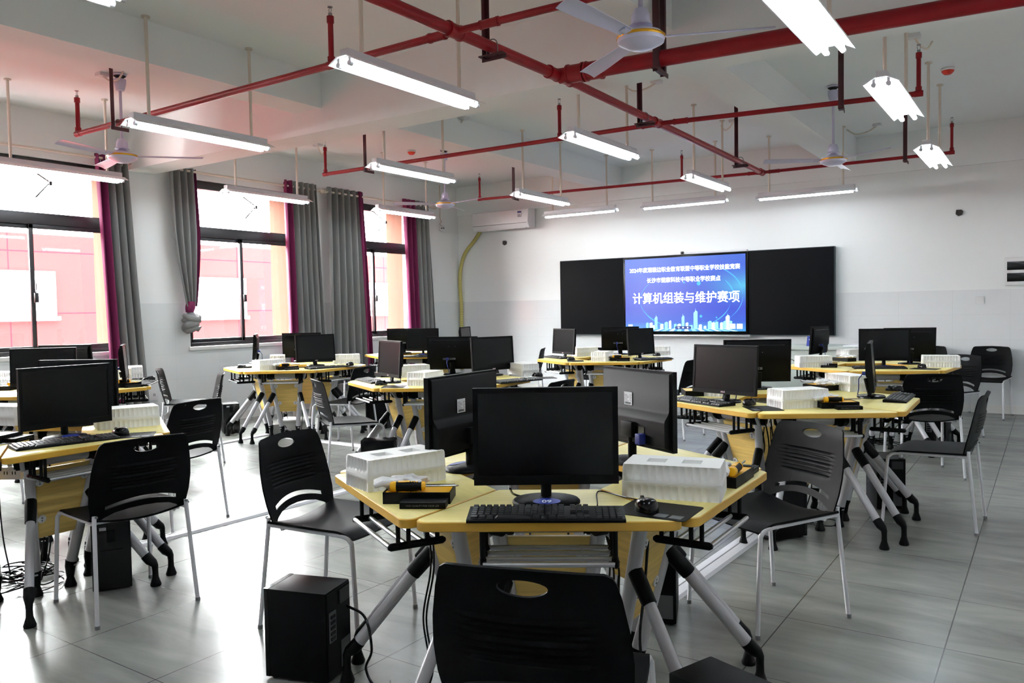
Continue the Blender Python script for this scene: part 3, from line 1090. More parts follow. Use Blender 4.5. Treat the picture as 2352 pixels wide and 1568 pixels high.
# smoke detectors, junction boxes
for (px, py), lb in (((945, 349), 'red smoke detector left of centre, behind the cross beam'), ((2177, 162), 'red smoke detector on the ceiling at the upper right')):
    q = at(px, py, z=ZC-.02)
    t = thing('smoke_detector', lb, 'smoke detector', 'red smoke detectors', (q.x, q.y, ZC))
    MB().lathe([(.055, -.022), (.06, -.012), (.055, 0), (.001, 0)], 20).build('base', 'plate', t)
    MB().lathe([(.028, -.055), (.04, -.045), (.052, -.03), (.052, -.018), (.001, -.018)], 20).build('sensor_cap', 'detector', t)
for (px, py, dx), lb in (((235, 168, (.25, .05)), 'junction box with looped conduit above the left fan'), ((1065, 268, (-.28, .1)), 'junction box with drooping conduit right of the big lamp'),
                         ((730, 331, (-.2, .3)), 'junction box with drooping conduit by the sprinkler behind the cross beam'),
                         ((1508, 184, (-.3, -.1)), 'junction box with drooping conduit behind the nearest fan'), ((2100, 79, (.1, .25)), 'ceiling junction box by the taller bent pipe'),
                         ((2015, 285, (-.35, .05)), 'junction box with conduit at the far right'), ((1685, 275, (-.2, .15)), 'junction box with conduit beside the far main pipe hanger'),
                         ((165, 3, (-.5, .1)), 'junction box with long conduit at the top left edge')):
    q = at(px, py, z=ZC)
    t = thing('junction_box', lb, 'junction box', 'white ceiling junction boxes', (q.x, q.y, ZC))
    MB().box(-.045, .045, -.045, .045, -.03, 0, bev=.004).build('box_body', 'plate', t)
    MB().tube(bez([(0, 0, -.02), (dx[0]*.3, dx[1]*.3, -.07), (dx[0]*.7, dx[1]*.7, -.08), (dx[0], dx[1], -.01)], 18), .008, 8).build('flexible_conduit', 'pvc', t)

# ------------------------------------------------------------------ desks
T30 = math.tan(pi/6)
R0, RI, RO = .49, .29, .693
ZT = .75


def make_desk():
    t = thing('trapezoid_desk')
    g = .003
    o_ = RO*T30-g
    i_ = RI*T30-g
    poly = rounded([(-i_, RI-R0), (i_, RI-R0), (o_, RO-R0), (-o_, RO-R0)], [.012, .012, .032, .032], 6)
    m = MB()
    k = .0025
    import itertools
    cx, cy = 0, 0
    ins = [((a-cx)*(1-k/.25), (b-cy)*(1-k/.2)) for a, b in poly]
    n = len(poly)
    rings = [(ins, .722), (poly, .7245), (poly, .7475), (ins, ZT)]
    vs = [(a, b, z) for p, z in rings for a, b in p]
    fs, mi = [], []
    for q in range(3):
        for j in range(n):
            r_ = (j+1) % n
            fs.append((q*n+j, q*n+r_, (q+1)*n+r_, (q+1)*n+j))
            mi.append(1)
    fs += [tuple(range(n-1, -1, -1)), tuple(3*n+j for j in range(n))]
    mi += [0, 0]
    m.v, m.f, m.m = vs, fs, mi
    m.build('tabletop', ['wood', 'edge'], t, 40)
    MB().cyl((-.112, -.052, .68), (.112, -.052, .68), .031, n=18).build('crossbeam', 'silver', t)
    for sx in (-1, 1):
        MB().cyl((sx*.108, -.052, .68), (sx*.162, -.052, .68), .0345, n=18).build('beam_collar', 'black', t)
        es = Vector((sx*.5, cos(pi/6), 0))
        nn = Vector((-sx*cos(pi/6), .5, 0))
        base = Vector((0, -R0, 0)) + nn*.08

        def P(s_, z, off=0.0):
            return base + es*s_ + nn*off + Vector((0, 0, z))
        lg = MB().tube([P(.458, .685), P(.306, .11)], .0265, 14, flat=.86, up=(es.x, es.y, 1)).build('leg', 'silver', t)
        ft = MB()
        ft.tube([P(.311, .13), P(.303, .098), P(.302, .05)], [.0285, .024, .018], 12)
        ft.lathe([(.027, 0), (.029, .008), (.024, .022), (.017, .045), (.0155, .08)], 16, tuple(P(.302, 0)))
        ft.build('rubber_foot', 'black', lg)
        sb = MB().tube([P(.455, .44), P(.7, .14)], .0225, 14, flat=.86, up=(es.x, es.y, 1)).build('strut', 'silver', t)
        jt = MB()
        jt.tube([P(.408, .492), P(.415, .485), P(.44, .457), P(.49, .4)], [.018, .029, .0295, .0275], 12, flat=.86, up=(es.x, es.y, 1))
        jt.build('strut_joint', 'black', sb)
        ft = MB()
        ft.tube([P(.69, .152), P(.714, .125), P(.728, .115), P(.737, .1), P(.738, .07)], [.0242, .0242, .021, .016, .0135], 12)
        ft.lathe([(.025, 0), (.027, .008), (.022, .022), (.015, .045), (.0135, .09)], 16, tuple(P(.738, 0)))
        ft.build('rubber_foot', 'black', sb)
        hp = rounded([(.33, .7215), (.34, .706), (.39, .685), (.42, .642), (.49, .638), (.545, .69), (.565, .7215)][::-1], .004, 2)
        MB().prism(hp, -.03, -.012, lambda a, b, h: P(a, b, h)).build('hinge_plate', 'silver', t)
        hb = MB().cyl(P(.462, .678, -.05), P(.462, .678, .024), .037, n=20).cyl(P(.462, .678, -.057), P(.462, .678, -.05), .031, n=20)
        hb.build('hinge_hub', 'black', t)
        rk = MB()
        X = sx*.19
        rk.tube([(X, .186, .62), (X, .176, .62), (X, .005, .62), (X, -.005, .62)], [.006, .0125, .0125, .006], 10, flat=.8, up=(0, 0, 1))
        for y in (.152, .118, .056, .022):
            rk.cyl((X, y, .62), (X, y, .7225), .0075, n=8)
            rk.cyl((X, y, .62), (X, y, .63), .013, .008, n=8)
        rk.build('rack_bracket', 'black', t)
    for y in (.178, .124, .068, .012):
        MB().cyl((-.187, y, .621), (.187, y, .621), .0078, n=10).build('rack_rail', 'alu', t)
    # modesty panel between the slanting legs

    def PP(x, z, h):
        y = -R0+.08*.5 + (.306+(z-.11)*.264)*cos(pi/6)
        return (x, y+h, z)
    pn = MB().prism([(-.086, .29), (.086, .29), (.13, .635), (-.13, .635)], -.008, .008, PP, 0, 1).build('modesty_panel', ['panelwood', 'edge'], t, 20)
    for x, z in ((-.106, .57), (.106, .57), (-.082, .385), (.082, .385)):
        mm = MB()
        c = Vector(PP(x, z, .009))
        nr = Vector((0, .975, -.22))
        mm.cyl(c, c+nr*.004, .02, n=14)
        mm.cyl(c+nr*.004+Vector((0, 0, .006)), c+nr*.006+Vector((0, 0, .006)), .005, n=8, mi=1)
        mm.cyl(c+nr*.004-Vector((0, 0, .007)), c+nr*.006-Vector((0, 0, .007)), .004, n=8, mi=1)
        mm.build('mounting_plate', ['plate', 'cap'], pn)
    return t


desk = Kit(make_desk)
RINGS = {
    'near': ((-1.52, 2.47), 31.4, 'the desk ring nearest the camera'),
    'left': ((-4.36, 1.93), 31.4, 'the desk ring at the lower left edge'),
    'right': ((-1.355, 5.12), 31.4, 'the desk ring behind the nearest on the right'),
    'mid': ((-4.325, 5.28), 31.4, 'the desk ring in the middle of the room'),
    'knot': ((-6.98, 6.0), 36, 'the desk ring before the middle window'),
    'screen': ((-4.32, 8.3), 27, 'the desk ring before the blackboard left half'),
    'farright': ((-1.41, 8.2), 25, 'the desk ring by the podium at far right'),
    'leftwin': ((-6.91, 3.40), 31.4, 'the desk ring under the leftmost window'),
    'corner': ((-7.22, 8.42), 30, 'the desk ring in the far left corner'),
}
SIDE = ['front', 'front right', 'back right', 'back', 'back left', 'front left']


def seat(ring, k, r):
    (cx, cy), o, _ = RINGS[ring]
    a = radians(o-90+60*k)
    return Vector((cx+r*cos(a), cy+r*sin(a), 0)), o-90+60*k


SKIP = {('left', 4), ('left', 5), ('leftwin', 4)}
for rn, (c, o, ph) in RINGS.items():
    for k in range(6):
        if (rn, k) in SKIP:
            continue
        p, a = seat(rn, k, R0+.003)
        desk.place(p, a, 'yellow trapezoid desk, %s in %s' % (SIDE[k], ph), 'desk', 'trapezoid desks of '+ph)

# ------------------------------------------------------------------ chairs
def make_chair():
    t = thing('stacking_chair')
    # back shell: outline with a hand hole and a slot, bent afterwards
    H0, H1 = .452, .805
    out = []
    out += [(-.208, H0), (-.222, .53), (-.224, .60), (-.218, .67), (-.205, .742)]
    out += [(-.194, .78), (-.188, .792), (-.173, .801)]
    out += [(-.08, .806), (0, .808), (.08, .806)]
    right = [(-x, z) for x, z in out[:8]][::-1]
    out += right
    arch = [(.175, H0), (.16, .464), (.12, .482), (.06, .493), (0, .496), (-.06, .493), (-.12, .482), (-.16, .464), (-.175, H0)]
    out += arch
    hole = [(.056*cos(a), .763+.020*sin(a)) for a in [2*pi*k/24 for k in range(24)]]
    slot = []
    for k in range(17):
        x = -.158+.316*k/16
        slot.append((x, .543-.028*(x/.158)**2))
    for k in range(17):
        x = .158-.316*k/16
        slot.append((x, .524-.026*(x/.158)**2))
    bm = bmesh.new()
    edges = []
    for loop in (out, hole, slot):
        vs = [bm.verts.new((x, 0, z)) for x, z in loop]
        for i in range(len(vs)):
            edges.append(bm.edges.new((vs[i], vs[(i+1) % len(vs)])))
    bmesh.ops.triangle_fill(bm, use_beauty=True, use_dissolve=False, edges=edges)
    zs = [.47+.018*k for k in range(6)] + [.582+.0035*k for k in range(34)] + [.70+.018*k for k in range(6)]
    for z in zs:
        bmesh.ops.bisect_plane(bm, geom=bm.verts[:]+bm.edges[:]+bm.faces[:], plane_co=(0, 0, z), plane_no=(0, 0, 1))
    for x in (-.18, -.15, -.135, -.12, -.08, -.04, 0, .04, .08, .12, .135, .15, .18):
        bmesh.ops.bisect_plane(bm, geom=bm.verts[:]+bm.edges[:]+bm.faces[:], plane_co=(x, 0, 0), plane_no=(1, 0, 0))
    for v in bm.verts:
        x, z = v.co.x, v.co.z
        u = (z-.45)/.375
        y = -.205-.015*u-.075*u*u + .022*sin(pi*min(1, u*1.15)) * -1
        y -= -.035*(x/.22)**2
        if .585 < z < .70 and abs(x) < .15:
            e = min(1, max(0, (.148-abs(x))/.022))
            y -= .0045*e*max(0, cos(2*pi*(z-.589)/.0165))**.8
        v.co.y = y
    bmesh.ops.recalc_face_normals(bm, faces=bm.faces[:])
    bmesh.ops.solidify(bm, geom=bm.faces[:], thickness=.007)
    me = bpy.data.meshes.new('backrest')
    bm.to_mesh(me)
    bm.free()
    me.materials.append(M['chairblack'])
    finish(me, 32)
    bk = put('backrest', me, t)
    sc = MB()
    for x in (-.2, .2):
        sc.cyl((x, -.222, .475), (x, -.2135, .475), .006, n=10)
    sc.build('back_screw', 'cap', bk)
    # seat

    def sf(u, v):
        a, b = 2*u-1, 2*v-1
        x = .222*a*(1-.07*(b > 0)*b*b)
        y = .215*b+.02
        z = .455 + .012*a*a*(1-b)*.5 - .014*(1-a*a)*(1-b*b) - (.03*max(0, (b-.6)/.4)**2) - .018*(1-a*a)*max(0, -b)**3
        y -= .012*a*a*a*a*max(0, b)
        return (x, y, z)
    m = MB()
    m.grid(sf, 20, 20)
    me = m.mesh('seat', 'chairblack', 60)
    bm = bmesh.new()
    bm.from_mesh(me)
    bmesh.ops.solidify(bm, geom=bm.faces[:], thickness=.01)
    bm.to_mesh(me)
    bm.free()
    finish(me, 50)
    put('seat', me, t)
    fr = MB()
    fr.cyl((-.2, .12, .432), (.2, .12, .432), .008, n=10)
    fr.cyl((-.2, -.14, .432), (.2, -.14, .432), .008, n=10)
    for sx in (-1, 1):
        fr.tube([(sx*.205, -.2, .446), (sx*.207, .15, .438)], .0095, 10)
    fr.build('seat_frame', 'white', t)
    for sx in (-1, 1):
        a = MB().tube(bez([(sx*.207, .12, .439), (sx*.207, .185, .434), (sx*.209, .215, .415), (sx*.212, .226, .37), (sx*.222, .25, .01)], 20), .0095, 10).build('leg', 'white', t)
        MB().cyl((sx*.222, .25, 0), (sx*.222, .2495, .016), .0112, n=10).build('foot_cap', 'cap', a)
        b = MB().tube([(sx*.204, -.205, .478), (sx*.205, -.205, .45), (sx*.224, -.25, .01)], .0095, 10).build('leg', 'white', t)
        MB().cyl((sx*.224, -.25, 0), (sx*.224, -.2495, .016), .0112, n=10).build('foot_cap', 'cap', b)
    return t


chair = Kit(make_chair)
CH = [
    ((-.998, 1.633), 108, 'black chair closest to the camera, cut off by the bottom edge'),
    ((-2.585, 2.435), 10, 'black chair at the left of the nearest desks, slotted back turned to the left'),
    ((-1.03, 3.49), 239, 'black chair at the right of the nearest desks, facing them'),
    ((-3.60, 2.045), 172, 'black chair drawn up to the lower left desks, its back to the camera'),
    ((-.585, 5.46), 178, 'black chair seen from the side at the right, on the open floor'),
    ((-4.73, 3.02), 188, 'black chair beyond the lower left desks, with a round light shining in its hand hole'),
    ((-6.5, 4.37), 239, 'black chair seen edge-on behind another black chair by the window wall'),
    ((-7.3, 4.87), 50, 'black chair seen edge-on near the leftmost window curtain'),
    ((-4.78, 4.66), 61, 'grey-lit black chair in side view, before the mid-room desks'),
    ((-5.873, 5.666), 190, 'black chair between the middle-window desks and the mid-room desks'),
    ((-7.62, 7.35), 93, 'black chair in front of the purple-edged far curtain'),
    ((-3.3, 5.16), 181, 'black chair whose top with hand hole shows right of the mid-room desks'),
    ((-6.02, 9.2), 205, 'greyish chair standing left of the far wall, half behind monitors'),
    ((-5.05, 7.42), 57, 'black chair whose hand hole shows just right of the tilted mid-room monitor'),
    ((-4.95, 9.3), 300, 'black chair behind the blackboard-side desks, only its hand hole seen'),
    ((-3.25, 7.75), 175, 'black chair edge-on between the blackboard desks and a reddish monitor'),
    ((-.83, 6.97), 113, 'black chair with its back to the camera before the far right desks'),
    ((-.62, 10.75), 262, 'black chair with white legs against the front wall, far right'),
    ((-.87, 9.0), 235, 'black chair behind the right end of the far right desks, only its top seen'),
    ((-1.28, 10.72), 262, 'black chair at the front wall, mostly behind the far right monitors'),
    ((-6.2, 2.42), 121, 'black chair at the left edge, its top under the leftmost-window desk'),
]
for (x, y), a, lb in CH:
    chair.place((x, y, 0), a, lb, 'chair', 'black stacking chairs with white legs')

# ------------------------------------------------------------------ computers
def make_monitor(kind):
    "screen faces +y; the stand sits on z = 0"
    def mk():
        t = thing('monitor')
        W, zb, zt = (.438, .062, .357) if kind == 'A' else (.47, .05, .35)
        hw = W/2
        tilt = 0 if kind == 'A' else radians(4)
        y0 = .035

        def Y(z):
            return y0 - (z-zb)*math.tan(tilt)
        bz, bb = (.016, .028) if kind == 'A' else (.014, .026)
        dpt = .02
        c = MB()
        # front frame as four bars, back shell behind
        def bar(x0, x1, z0, z1, d0, d1, mi=0):
            c.add([(x, Y(z)+d, z) for z in (z0, z1) for d in (d0, d1) for x in (x0, x1)], [(0, 2, 3, 1), (4, 5, 7, 6), (0, 1, 5, 4), (2, 6, 7, 3), (0, 4, 6, 2), (1, 3, 7, 5)], mi)
        bar(-hw, hw, zb, zb+bb, -dpt, 0)
        bar(-hw, hw, zt-bz, zt, -dpt, 0)
        bar(-hw, -hw+bz, zb+bb, zt-bz, -dpt, 0)
        bar(hw-bz, hw, zb+bb, zt-bz, -dpt, 0)
        bar(-hw+.004, hw-.004, zb+.004, zt-.004, -dpt-.002, -.012)
        cs = c.build('casing', 'casing', t, 30)
        s_ = MB()
        s_.add([(x, Y(z)-.003, z) for z in (zb+bb-.001, zt-bz+.001) for x in (-hw+bz-.001, hw-bz+.001)], [(0, 1, 3, 2)])
        s_.build('screen', 'screen', cs)
        if kind == 'A':
            zz = zb+.47*(zt-zb)
            pr = [(-dpt-.001, zt-.006), (-dpt-.006, zt-.012), (-dpt-.008, zz+.012), (-dpt-.013, zz), (-dpt-.028, zz-.02), (-dpt-.03, zz-.03), (-dpt-.03, zb+.02), (-dpt-.001, zb+.01)]
            MB().prism(pr, -hw+.012, hw-.012, lambda a, b, h: (h, y0+a, b)).build('back_cover', 'casing', t, 50)
            st = MB().box(-.062, -.012, 0, .0006, zz+.016, zz+.066).build('rating_label', 'sticker', t)
            st.location = (0, y0-dpt-.0105, 0)
            d = MB()
            for q in range(7):
                d.box(-.06, -.06+(.028 if q % 3 else .018), -.0004, 0, zz+.021+q*.0055, zz+.0225+q*.0055)
                d.box(-.026, -.015-(q % 2)*.004, -.0004, 0, zz+.021+q*.0055, zz+.0225+q*.0055)
            for q in range(12):
                d.box(-.055+q*.0028, -.0538+q*.0028+(q % 3)*.0005, -.0004, 0, zz+.019, zz+.026)
            d.build('label_print', 'darkink', st)
            MB().box(.02, .09, -.0022, 0, zb+.05, zb+.085).build('port_recess', 'gloss', t).location.y = y0-dpt-.03
            v = MB().box(.07, .098, -.03, 0, zb+.02, zb+.06, bev=.003).build('video_plug', 'vga', t)
            v.location.y = y0-dpt-.03
            nk = MB().tube([(0, -.005, .012), (0, -.005, .08), (0, -.012, .13)], .0165, 14).box(-.035, .035, -.034, -.012, .1, .16, bev=.004)
            nk.build('neck', 'casing', t)
            MB().lathe([(.104, 0), (.104, .006), (.098, .012), (.04, .019), (.001, .02)], 36, (0, .0, 0), 1.0, .82).build('stand_base', 'casing', t, 50)
            bs = MB().lathe([(.042, .0135), (.042, .0141), (.001, .0141)], 24, (0, 0, 0), 1.0, .6).build('number_sticker', 'blue', t)
            bs.location = (0, .052, .0028)
            bs.rotation_euler.x = radians(-7)
        else:
            pr = [(-dpt, zt-.01), (-dpt-.012, zt-.03), (-dpt-.02, zt-.06), (-dpt-.022, zb+.1), (-dpt-.012, zb+.085), (-dpt-.012, zb+.02), (-dpt, zb+.008)]
            bc = MB().prism(pr, -hw+.02, hw-.02, lambda a, b, h: (h, Y(b)+a, b)).build('back_cover', 'casing', t, 50)
            MB().box(-hw+.05, hw-.05, -.001, .001, zt-.043, zt-.037).build('vent_slot', 'gloss', bc).location.y = Y(zt-.04)-dpt-.0185
            po = MB().box(-.085, .03, -.002, 0, zb+.088, zb+.105).build('port_panel', 'dust', bc)
            po.location.y = Y(zb+.1)-dpt-.0235
            pp = MB()
            for q in range(6):
                pp.box(-.08+q*.017, -.072+q*.017, -.003, -.002, zb+.091, zb+.102)
            pp.build('port', 'gloss', po)
            v = MB().box(-.055, -.03, -.03, 0, zb+.085, zb+.108, bev=.003).tube([(-.042, -.03, zb+.09), (-.045, -.05, zb+.06), (-.03, -.05, zb-.0), (-.02, -.055, zb-.04)], .003, 6)
            v.build('video_plug', 'vga', bc).location.y = Y(zb+.1)-dpt-.0225
            sc = MB()
            for x in (-.03, .03):
                sc.cyl((x, 0, zt-.09), (x, -.002, zt-.09), .003, n=8)
            sc.build('screw', 'dust', bc).location.y = Y(zt-.09)-dpt-.021
            MB().tube([(0, .005, .01), (0, -.01, .06), (0, -.02, .12)], [.028, .024, .03], 12, flat=.5, up=(1, 0, 0)).build('neck', 'casing', t)
            MB().lathe([(.105, 0), (.105, .007), (.1, .013), (.06, .017), (.001, .018)], 36, (0, .01, 0), 1, .8).build('stand_base', 'gloss', t, 50)
            lg = text_mesh('logo', 'ASUS', .014, 'asus', t, bold=.0004)
            lg.rotation_euler = (pi/2, 0, pi)
            lg.location = (0, Y(zb+.013)+.0006, zb+.013)
        return t
    return mk


monA, monB = Kit(make_monitor('A')), Kit(make_monitor('B'))
MON = [
    ('A', 1255, 1153, 303, 'black monitor facing the camera at the bottom centre, number on its base'),
    ('A', 1078, 1076, 182, 'black monitor seen from behind, left of the frontmost monitor'),
    ('A', 1455, 1060, 62, 'black monitor seen from behind, right of the frontmost monitor'),
    ('A', 150, 1006, 0, 'black monitor at the left edge with a dull reflection low on its screen'),
    ('A', 178, 975, 122, 'black monitor hidden behind the left-edge monitor, only its top showing'),
    ('B', 104, 900, 320, 'black monitor under the leftmost window, left of two'),
    ('B', 152, 884, 121, 'black monitor under the leftmost window, its back behind another monitor'),
    ('B', 284, 886, 57, 'monitor edge-on before the leftmost curtain'),
    ('B', 900, 878, 245, 'monitor with narrow dark screen turned left, on the mid-room desks'),
    ('B', 1040, 860, 121, 'monitor showing its ported back on the mid-room desks'),
    ('B', 1130, 862, 343, 'tilted monitor at the right of the mid-room desks'),
    ('B', 1668, 922, 252, 'brownish-screened monitor right of the nearest desk ring, lettering on its frame'),
    ('B', 1740, 893, 121, 'monitor back with grey ports behind the brownish-screened monitor'),
    ('B', 1997, 912, 8, 'monitor seen edge-on at the right'),
    ('B', 1298, 822, 243, 'brownish narrow monitor below the blackboard left end'),
    ('B', 1425, 814, 117, 'monitor back overlapping the lit screen lower left'),
    ('B', 1470, 824, 347, 'tilted monitor just right of the monitor back below the lit screen'),
    ('A', 2030, 843, 290, 'black monitor facing the camera on the far right desks'),
    ('B', 2090, 836, 115, 'monitor back with ports at far right, before the front wall'),
    ('B', 1884, 822, 172, 'monitor turned away beside the blue table sign'),
    ('B', 724, 840, 0, 'monitor with grey screen before the middle-window curtain'),
    ('B', 694, 830, 126, 'monitor back behind the grey-screened monitor by the curtain'),
    ('B', 590, 834, 228, 'monitor exactly edge-on before the middle window'),
    ('A', 972, 815, 300, 'black monitor before the far window, right of two'),
    ('B', 928, 811, 122, 'monitor back before the far window, left of two'),
    ('B', 1068, 806, 20, 'monitor with a pinkish gleam at the foot of the yellow hose'),
]
MON_ANG = {20: 345}
mons = []
for i, (kd, px, py, a, lb) in enumerate(MON):
    a = MON_ANG.get(i, a)
    o = (monA if kd == 'A' else monB).place(at(px, py, z=ZT), a, lb, 'monitor', 'desktop monitors')
    mons.append(o)
for i in (0, 1, 2):
    o = mons[i]
    tx = text_mesh('number', '09' if i == 0 else '10' if i == 1 else '08', .03, 'ink', None, bold=.0006) if i == 0 else None
    if tx:
        tx.parent = [c for c in o.children if c.name.startswith('number_sticker')][0]
        tx.location = (0, .004, .0145)
        tx.rotation_euler.z = pi


def make_keyboard():
    t = thing('keyboard')
    MB().prism(rounded([(-.066, 0), (.064, 0), (.064, .016), (.055, .018), (-.058, .01), (-.066, .008)], .002, 2), -.222, .222, lambda a, b, h: (h, a, b)).build('keyboard_case', 'black', t)
    m = MB()

    def key(x, y, wx, wy):
        z = .0095+(y+.058)*.07
        a, b = wx/2-.0012, wy/2-.0012
        vs = [(x+sx*a*k_, y+sy*b*k_, z+h+sy*b*.1*k_) for h, k_ in ((0, 1), (.0065, .82)) for sx, sy in ((-1, -1), (1, -1), (1, 1), (-1, 1))]
        m.add(vs, [(0, 1, 5, 4), (1, 2, 6, 5), (2, 3, 7, 6), (3, 0, 4, 7), (4, 5, 6, 7)])
    u = .0187
    for r in range(6):
        y = -.047+r*.0186
        x = -.213
        if r == 0:
            for wk in (1.3, 1.1, 1.2, 5.8, 1.2, 1.1, 1.3, 1.4):
                key(x+wk*u/2, y, wk*u, .0187)
                x += wk*u
        else:
            n = 14
            for c in range(n):
                key(x+u*1.02*(c+.5), y, u*1.02, .0187)
        for c in range(3):
            if r in (2,) or (r == 1 and c != 1):
                continue
            key(.068+u*(c+.5), y, u, .0187)
        if r < 5:
            for c in range(4):
                key(.14+u*(c+.5), y, u, .0187)
    m.build('keys', 'key', t, 20)
    return t


def make_mouse():
    t = thing('computer_mouse')

    def f(u, v):
        a, b = 2*pi*u, pi/2*v
        r = cos(b)**.6
        x = .031*cos(a)*r*(1-.12*sin(a))
        y = .056*sin(a)*r
        return (x, y, .036*sin(b)**.8*(1-.25*(y/.056)))
    MB().grid(f, 28, 10).build('mouse_body', 'gloss', t, 60)
    MB().cyl((-.004, .03, .027), (.004, .03, .027), .009, n=14).build('scroll_wheel', 'key', t)
    return t


def make_pad():
    t = thing('mouse_pad')
    pl = rounded([(-.11, -.09), (.11, -.09), (.11, .09), (-.11, .09)], .012, 4)
    MB().prism(pl, 0, .002).build('pad', 'black', t)
    for x in (.03, .075):
        MB().box(x-.018, x+.018, -.075, -.04, .002, .0024).build('printed_patch', 'dust', t)
    return t


kbd, mouse, pad = Kit(make_keyboard), Kit(make_mouse), Kit(make_pad)
# (keyboard px, py, direction away from the user), (mouse px, py), (pad px, py)
KB = [
    ((1254, 1187, 121), (1484, 1172), (1512, 1172), 'the frontmost monitor'),
    ((152, 1018, 170), (276, 999), (300, 1000), 'the left-edge monitor'),
    ((1612, 925, 62), (1722, 930), (1752, 938), 'the brownish-screened monitor'),
    ((2066, 916, 181), (2054, 897), None, 'the edge-on monitor at the right'),
    ((850, 876, 62), (876, 884), (905, 888), 'the narrow-screened monitor mid-room'),
    ((1188, 876, 163), (1234, 865), (1246, 868), 'the tilted monitor mid-room'),
    ((1278, 822, 58), (1312, 827), (1322, 829), 'the narrow monitor below the blackboard'),
    ((1502, 826, 150), (1508, 817), None, 'the tilted monitor below the lit screen'),
    ((2020, 846, 110), (2117, 845), (2125, 847), 'the camera-facing monitor at far right'),
    ((750, 845, 165), (803, 839), (808, 841), 'the grey-screened monitor by the curtain'),
    ((572, 842, 50), (556, 845), None, 'the edge-on monitor at the middle window'),
    ((958, 820, 120), None, None, 'the monitor at the far window'),
    ((334, 882, 228), (342, 873), None, 'the edge-on monitor at the leftmost curtain'),
]
for kb_, ms, pd, wh in KB:
    q = at(kb_[0], kb_[1], z=ZT)
    kbd.place((q.x, q.y, ZT), kb_[2], 'black keyboard in front of '+wh, 'keyboard', 'black keyboards')
    zo = 0
    if pd:
        q = at(*pd, z=ZT)
        pad.place((q.x, q.y, ZT), kb_[2]-28, 'dark mouse pad beside the keyboard of '+wh, 'mouse pad', 'dark mouse pads')
        zo = .002
    if ms:
        q = at(*ms, z=ZT)
        mouse.place((q.x, q.y, ZT+zo), kb_[2]+15, 'black mouse beside the keyboard of '+wh, 'mouse', 'black mice')

# ------------------------------------------------------------------ polystyrene boxes
def scallop(w_, d_, per, amp, n=6):
    "outline of a rectangle with fluted sides"
    pts = []
    cs = [(-w_/2, -d_/2), (w_/2, -d_/2), (w_/2, d_/2), (-w_/2, d_/2)]
    for i in range(4):
        a, b = Vector((*cs[i], 0)), Vector((*cs[(i+1) % 4], 0))
        L = (b-a).length
        dr = (b-a)/L
        nr = Vector((dr.y, -dr.x, 0))
        k = max(2, round((L-.03)/per))
        p_ = (L-.03)/k
        pts.append(a+dr*.006)
        for j in range(k):
            for q in range(n):
                s_ = .015+p_*(j+q/n)
                e = -amp*max(0, sin(pi*q/n))**.7
                pts.append(a+dr*s_+nr*e)
        pts.append(b-dr*.006)
    return pts


def make_foam(holes):
    def mk():
        t = thing('polystyrene_box')
        w_, d_ = .305, .172
        fl, pl = scallop(w_, d_, .0225, .0068), scallop(w_, d_, .0225, 0)
        n = len(fl)

        def stack(rings, cap0=True, cap1=True):
            m = MB()
            vs = [(p.x*k, p.y*k2, z) for ps, z, k, k2 in rings for p in ps]
            fs = []
            for q in range(len(rings)-1):
                for j in range(n):
                    r_ = (j+1) % n
                    fs.append((q*n+j, q*n+r_, (q+1)*n+r_, (q+1)*n+j))
            if cap0:
                fs.append(tuple(range(n-1, -1, -1)))
            if cap1:
                fs.append(tuple((len(rings)-1)*n+j for j in range(n)))
            return m.add(vs, fs)
        stack([(pl, 0, .985, .975), (fl, .004, 1, 1), (fl, .036, 1, 1), (pl, .042, 1, 1), (pl, .051, 1, 1)]).build('lower_tray', 'foam', t, 50)
        lid = stack([(pl, .0515, .992, .99), (pl, .062, .992, .99), (fl, .068, .99, .988), (fl, .098, .985, .98), (pl, .105, .97, .955)], True, not holes)
        if holes:
            bm = bmesh.new()
            ed = []
            loops = [[(p.x*.97, p.y*.955) for p in pl]] + [[(cx-.03, -.03), (cx+.03, -.03), (cx+.03, .03), (cx-.03, .03)] for cx in (-.055, .055)]
            for lp in loops:
                vv = [bm.verts.new((x, y, .105)) for x, y in lp]
                ed += [bm.edges.new((vv[i], vv[(i+1) % len(vv)])) for i in range(len(vv))]
            bmesh.ops.triangle_fill(bm, use_beauty=True, edges=ed)
            bm.verts.index_update()
            lid.add([v.co for v in bm.verts], [[v.index for v in f.verts] for f in bm.faces])
            bm.free()
            for cx in (-.055, .055):
                lid.add([(cx+sx*.03*k, sy*.03*k, z) for z, k in ((.105, 1), (.078, .9)) for sx, sy in ((-1, -1), (1, -1), (1, 1), (-1, 1))], [(0, 1, 5, 4), (1, 2, 6, 5), (2, 3, 7, 6), (3, 0, 4, 7), (4, 5, 6, 7)])
        lid.build('lid', 'foam', t, 50)
        return t
    return mk


foamH, foamP = Kit(make_foam(True)), Kit(make_foam(False))
